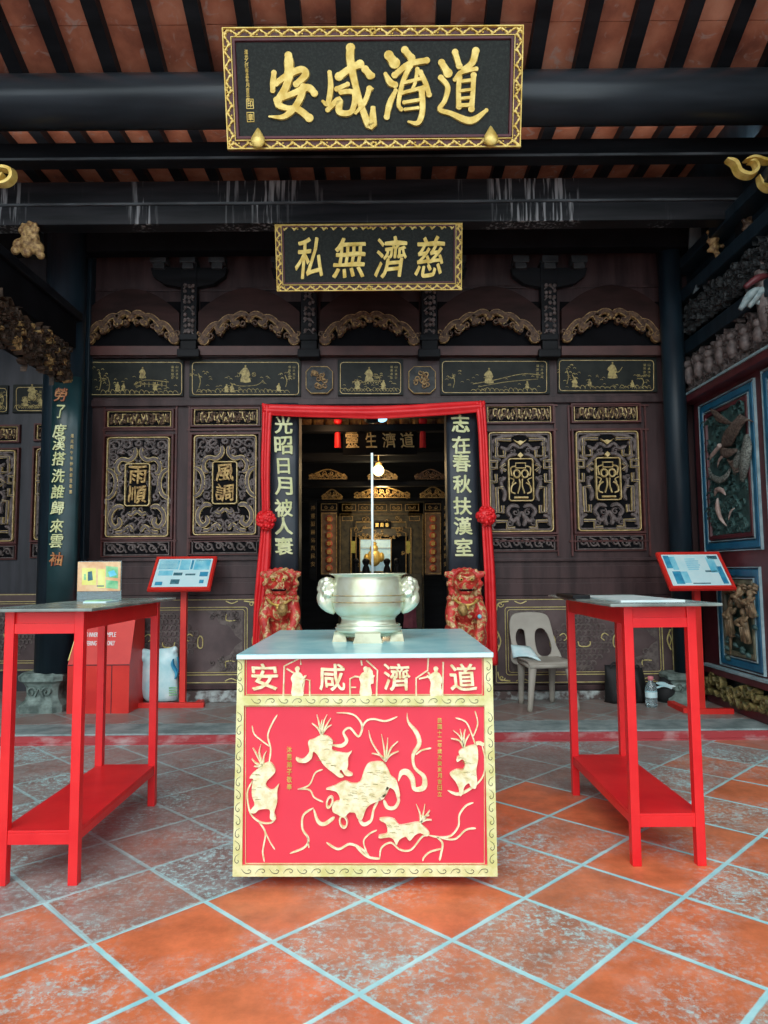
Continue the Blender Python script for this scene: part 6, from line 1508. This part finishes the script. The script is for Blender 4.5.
for k in range(13):
    a = k / 12; b_.tube([R3(728 + 9 * a, 448 - 1 * k * .2, .05), R3(733 + 13 * a, 436 - 3 * a, .08), R3(740 + 14 * a, 424 - 4 * a, .07), R3(744 + 13 * a, 414 + 8 * a, .03)], [.008, .014, .012, .004], 6)
b_.tube([R3(712, 409, .02), R3(720, 413, .05), R3(728, 419, .05), R3(735, 424, .02)], [.006, .030, .028, .006], 8, flat=flatx); b_.tube([R3(716, 414, .03), R3(724, 420, .05), R3(732, 424, .03)], [.004, .016, .006], 8)
b_.tube([R3(727, 450, .05), R3(734, 453, .07), R3(742, 450, .04)], [.03, .045, .015], 10, flat=flatx)
for k in range(6): b_.tube([R3(732 + k, 458 + k, .04), R3(737 + k, 462 + k * 2, .06), R3(741 + k, 458 + k * 2, .03)], [.006, .012, .004], 6)
b_.build('mane', 'dragon', rp)
b_ = MB(); b_.tube([R3(715, 460, .05), R3(720, 456, .08), R3(725, 450, .08), R3(729, 445, .07)], [.008, .020, .024, .018], 8, flat=flatx); b_.tube([R3(723, 467, .05), R3(727, 460, .07), R3(731, 454, .06), R3(732, 449, .05)], [.006, .016, .018, .010], 8, flat=flatx); b_.ball(R3(729, 446, .09), (.02, .025, .025), 8, 6); b_.build('snout', 'bone', rp)
b_ = MB(); b_.tube([R3(719, 496, .04), R3(722, 490, .05), R3(727, 490, .05), R3(730, 495, .04)], [.006, .020, .022, .006], 8); b_.tube([R3(722, 498, .04), R3(723, 508, .05), R3(726, 518, .05), R3(730, 526, .03)], [.008, .022, .018, .005], 8); b_.tube([R3(732, 520, .03), R3(735, 512, .04), R3(738, 508, .03)], [.004, .01, .004], 6); b_.build('sea_bird', 'bone', rp)
tag(rp, 'painted dragon and wave relief panel framed in blue, upper part of the right wall', 'relief panel', 'relief panels of the right wall')
rp = relief_panel(.34, 1.12, .46, 1.36, 'figure', '')
def person_relief(x, y, h, nm, lean=0):
    b_ = MB(); f = (Vector((1, 0, 0)), .6)
    b_.ball(R3(x, y, .06), (.025, .030, .036)); b_.tube([R3(x, y + 4, .05), R3(x + lean, y + h * .3, .07), R3(x + lean * 1.5, y + h * .6, .06), R3(x + lean * 1.2, y + h, .04)], [.022, .045, .042, .050], 10, flat=f)
    b_.tube([R3(x, y + 6, .06), R3(x - 4, y + h * .35, .09), R3(x + 1, y + h * .45, .10)], [.018, .020, .012], 8); b_.tube([R3(x, y + 6, .06), R3(x + 4, y + h * .3, .08), R3(x + 6, y + h * .15, .07)], [.018, .018, .010], 8)
    for k in range(4): b_.tube([R3(x - 2 + k * 1.6 + lean, y + h * .5, .09), R3(x - 3 + k * 2 + lean, y + h * .97, .06)], [.006, .010], 6)
    b_.build(nm, 'bamboo', rp)
person_relief(738, 603, 33, 'robed_figure', -1); person_relief(750, 612, 30, 'robed_figure', 2); person_relief(746, 590, 16, 'robed_figure', 0); person_relief(757, 594, 22, 'robed_figure', 1)
b_ = MB()
for k in range(34): x, y = 726 + 34 * r9.random(), 584 + 8 * r9.random(); b_.tube([R3(x, y + 4, .02), R3(x + 1, y, .05), R3(x + 3, y + 2, .03)], [.008, .014, .006], 6)
b_.tube([R3(733, 655, .02), R3(735, 630, .04), R3(733, 605, .04), R3(737, 588, .03)], [.012, .014, .010, .006], 8)
b_.build('tree_carving', 'bamboo', rp)
b_ = MB()
for k in range(22): x, y = 729 + 31 * r9.random(), 590 + 72 * r9.random(); b_.tube([R3(x, y, .01), R3(x + 1.5, y - 3, .04), R3(x + 3, y, .02)], [.012, .022, .01], 6)
b_.build('foliage', 'sea', rp)
tag(rp, 'relief panel of ochre robed figures framed in blue, lower part of the right wall', 'relief panel', 'relief panels of the right wall')
rp = relief_panel(1.30, 2.34, 1.50, 2.96, 'dragon', ''); b_ = MB()
for k in range(30): x, z = 1.45 + .7 * r9.random(), 1.7 + 1.0 * r9.random(); b_.stroke(Sx, [(x - .06, z), (x, z + .04), (x + .05, z), (x + .01, z - .03)], .024, 0, .04, 4, taper=.2)
b_.build('waves', 'sea', rp); tag(rp, 'blue framed relief panel cut off by the right edge of the photo', 'relief panel', 'relief panels of the right wall')
# base moulding with scrolled feet
bs = empty('carved_plinth', (XR, 6.4, ZP)); mb = MB(); mb.box(XR - .05, 4.0, .36, XR + .05, 7.0, .43, .01); mb.box(XR - .03, 4.0, ZP, XR + .05, 7.0, .20, .01); mb.build('moulding', 'maroon', bs)
mb = MB(); mb.box(XR - .06, 4.0, .42, XR + .0, 7.0, .445, .005); mb.build('pale_edge', 'pale_trim', bs)
mb = MB(); 
for k in range(22):
    a = .1 + k * .13; z = .27 + .04 * math.sin(k * 1.3)
    mb.stroke(Sx, spiral(a, z, .065, 1.2, k, 1 if k % 2 else -1, .3, 9), .034, .0, .06, 1); mb.stroke(Sx, [(a - .06, .20), (a, .16 + .02 * math.sin(k)), (a + .07, .21)], .04, 0, .07, 3)
mb.build('scroll_carving', 'ochre', bs); tag(bs, 'ochre carved scroll plinth along the foot of the right wall', 'plinth')
# cornice and friezes above
cn = MB(); cn.box(XR - .12, 4.0, 2.99, XR + .05, 7.1, 3.06, .01); struct(cn.build('trim_7', 'maroon'))
cn = MB(); cn.box(XR - .135, 4.0, 3.055, XR + .05, 7.12, 3.075, .004); struct(cn.build('trim_8', 'pale_trim'))
def side_frieze(sgn, X, z0, z1, y0, y1, m_, seed, label, n=70, gold=None, figs=0):
    Sf = Surf((X, y1, 0), (0, -1, 0), (0, 0, 1), (-sgn, 0, 0), 1); root = empty('carved_frieze', (X, (y0 + y1) / 2, z0)); r = random.Random(seed)
    mb = MB(); mb.box(X, y0, z0 + .02, X + .04 * sgn, y1, z1); mb.build('backing', 'blackflat', root)
    L = y1 - y0; mb, gg_ = MB(), MB()
    for k in range(n):
        a, z = L * r.random(), z0 + (z1 - z0) * (.1 + .8 * r.random()); q = .018 + .032 * r.random()
        (gg_ if gold and r.random() < .22 else mb).stroke(Sf, spiral(a, z, q, 1.2, r.random() * 6, 1 if r.random() < .5 else -1, .2, 8), q * .5, 0, .03 + .05 * r.random(), 1, top=.4)
    for k in range(n // 2):
        a, z = L * r.random(), z0 + (z1 - z0) * r.random(); b = r.random() * 6; l = .03 + .05 * r.random()
        mb.stroke(Sf, [(a, z), (a + l * math.cos(b), z + l * math.sin(b)), (a + l * 1.6 * math.cos(b + .7), z + l * 1.6 * math.sin(b + .7))], .018, 0, .03 + .04 * r.random(), 3, taper=.3)
    for k in range(figs):
        a = L * (k + .5) / figs; zz_ = z0 + .02; h_ = (z1 - z0) * (.55 + .2 * r.random()); p_ = Sf((a, zz_ + h_ * .55), .07)
        mb.ball(p_, (.05, .05, h_ * .35)); mb.ball(Sf((a, zz_ + h_ * .95), .08), .04); mb.rrect(Sf, a + .08, zz_, a + .2, zz_ + h_ * .8, .02, 0, .05)
    mb.build('carving', m_, root)
    if gg_.v: gg_.build('gilt_carving', gold, root)
    return tag(root, label, 'frieze')
side_frieze(1, XR - .02, 3.08, 3.46, 4.4, 7.05, 'carve_grey', 3, 'grey carved frieze of small figures above the cornice of the right wall', 330, None, 12)
side_frieze(1, XR - .05, 3.66, 3.98, 4.4, 7.0, 'carve_dark', 5, 'dark carved band high on the right wall above the grey figure frieze', 260)
struct(MB().box(XR - .10, 3.6, 3.48, XR + .05, 7.1, 3.62, .01).build('beam_side', 'bluewood_haze'))
struct(MB().box(XR - .14, 3.6, 4.0, XR + .05, 7.1, 4.12, .01).build('beam_side', 'bluewood_haze'))
struct(MB().box(XR - .14, 3.6, 4.34, XR + .05, 7.1, 4.44, .01).build('beam_side', 'bluewood_haze'))
pale = mat('pale grey painted daylight', (.055, .075, .085), (.09, .11, .12), .6, scale=8)  # pale colour paints the bright outdoors showing through gaps
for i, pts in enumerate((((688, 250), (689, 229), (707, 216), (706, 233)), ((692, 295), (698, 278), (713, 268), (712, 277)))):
    mb = MB(); Pq = Photo(6.6); mb.poly(Pq, pts, 0, .02); o_ = mb.build('bright_gap_panel', pale); tag(o_, ('pale slanting panel painted as a bright opening under the roof at the top of the right column', 'pale slanting panel painted as a bright opening on the right wall below the other one')[i], 'board')
# left side: lengthwise beam and gilt carved bracket frieze
struct(MB().box(-3.06, 3.4, 3.78, -2.90, 6.75, 3.86, .01).build('beam_left', 'black'))
struct(MB().box(-3.05, 3.4, 3.50, -2.94, 6.7, 3.78, .01).build('beam_left', 'blackflat'))
f_ = side_frieze(-1, -2.93, 3.08, 3.46, 3.6, 6.45, 'frieze_brown', 12, 'brown and gilt carved frieze hanging under the beam at the left edge', 420, 'carve_gilt')
# lower left corbel in front of the bay wall
# small gilt figures up on the beams
def gilt_figure(px, py, Y, k, label, m_='carve_gilt', kind='lion'):
    c_ = at(px, py, Y); root = empty('gilt_figure', c_ - Vector((0, 0, .16 * k))); mb = MB()
    if kind == 'lion':
        for dx, dz, r in ((0, 0, .10), (-.10, -.02, .07), (.09, -.06, .075), (.02, .12, .075), (.05, .16, .05), (-.05, .12, .05), (.13, -.14, .045), (-.14, -.08, .05), (-.02, -.10, .06), (.06, .04, .07)):
            mb.ball(c_ + Vector((dx * k, -.03 * (dz > 0), dz * k)), (r * k, r * .8 * k, r * k))
        for a in range(8): mb.ball(c_ + Vector((.03 * k + .09 * k * math.cos(a * .8), -.06 * k, .12 * k + .07 * k * math.sin(a * .8))), .026 * k, 8, 6)
    else:
        for dz, r in ((.2, .035), (.13, .05), (.05, .045), (-.03, .055), (-.12, .045), (-.2, .03), (-.26, .02)): mb.ball(c_ + Vector((.02 * k * math.sin(dz * 20), 0, dz * k)), (r * k, r * .8 * k, r * 1.3 * k))
        for a in range(10): mb.ball(c_ + Vector((.06 * k * (1 if a % 2 else -1), 0, (.2 - a * .045) * k)), (.026 * k, .02 * k, .022 * k), 8, 6)
    remeshed(mb, 'figure', m_, root, .013 * k, 1)
    hb2 = MB(); hb2.box(c_.x - .05, Y + .05, c_.z - .08, c_.x + .05, Y + .16, c_.z + .2); hb2.build('bracket', 'black', root)
    return tag(root, label, 'figure')
gilt_figure(29, 243, 6.0, .82, 'small gilt lion figure up in the dark beams at the left')
gilt_figure(715, 234, 6.3, 1.0, 'slender gilt hanging ornament under the beams at the right', 'carve_gilt', 'drop')
gilt_figure(750, 222, 5.9, .9, 'dark red carved ornament by the right edge under the gilt scroll', 'carve_brown', 'drop')
def gilt_scroll(pts_list, Y, label):
    Pq = Photo(Y); mb = MB()
    for pts, w in pts_list: mb.stroke(Pq, pts, w, 0, .06, 6, top=.45, taper=.15)
    tag(mb.build('gilt_scroll', 'gold'), label, 'ornament')
gilt_scroll([([(724, 162), (733, 165), (738, 174), (748, 177), (755, 171), (752, 164), (746, 165)], [7, 8, 8, 7, 6, 5, 3]), ([(742, 163), (752, 160), (764, 163), (775, 160)], [3, 5, 6, 5]), ([(756, 178), (760, 186), (768, 190), (776, 182), (772, 172), (765, 173), (763, 180)], [4, 6, 7, 7, 6, 5, 3])], 5.40, 'bright gilt scroll bracket at the right edge just below the beams')
gilt_scroll([([(-8, 172), (2, 170), (12, 172), (14, 179), (8, 185), (-4, 187)], [5, 6, 7, 7, 6, 4]), ([(-6, 178), (2, 180), (6, 176)], [4, 5, 3])], 5.40, 'bright gilt scroll bracket at the left edge just below the beams')
# painted statuette group on the cornice at the right edge
c_ = at(762, 295, 5.55); sg_ = empty('cornice_figurines', c_ - Vector((0, 0, .3)))
mb = MB()
for k in range(4): mb.tube([c_ + Vector((-.18 + k * .07, 0, -.12 + k * .02)), c_ + Vector((-.10 + k * .08, -.03, .0 + k * .02)), c_ + Vector((.02 + k * .07, 0, .05))], [.02, .035, .02], 8)
mb.build('pale_robes', mat('pale blue grey robe', (.16, .24, .26), (.40, .48, .48), .5, scale=14, bmp=.4), sg_)
mb = MB(); mb.tube([c_ + Vector((-.15, -.03, .05)), c_ + Vector((-.05, -.05, .12)), c_ + Vector((.06, -.03, .14))], [.02, .03, .02], 8); mb.ball(c_ + Vector((.03, -.04, .30)), (.035, .03, .05)); mb.build('red_sash', 'maroon', sg_)
mb = MB(); mb.ball(c_ + Vector((.02, -.03, .24)), (.04, .035, .045)); mb.tube([c_ + Vector((0, 0, .2)), c_ + Vector((.03, 0, -.1)), c_ + Vector((.05, 0, -.3))], [.05, .07, .06], 10); mb.build('bodies', 'carve_grey', sg_)
tag(sg_, 'small painted figurines in pale robes on the cornice at the right edge', 'figurines')
# ================================================================== LIGHT
wd = bpy.data.worlds.new('world'); bpy.context.scene.world = wd; wd.use_nodes = True
bg = wd.node_tree.nodes['Background']; bg.inputs[0].default_value = (.80, .93, 1.0, 1); bg.inputs[1].default_value = 1.75
sn = bpy.data.lights.new('sun', 'SUN'); sn.energy = 1.5; sn.angle = math.radians(50); sn.color = (1, .97, .92)
so = bpy.data.objects.new('sun', sn); col.objects.link(so); so.rotation_euler = (math.radians(52), 0, math.radians(-8))
vs = bpy.context.scene.view_settings; vs.view_transform = 'Standard'; vs.look = 'None'; vs.exposure = 0.0
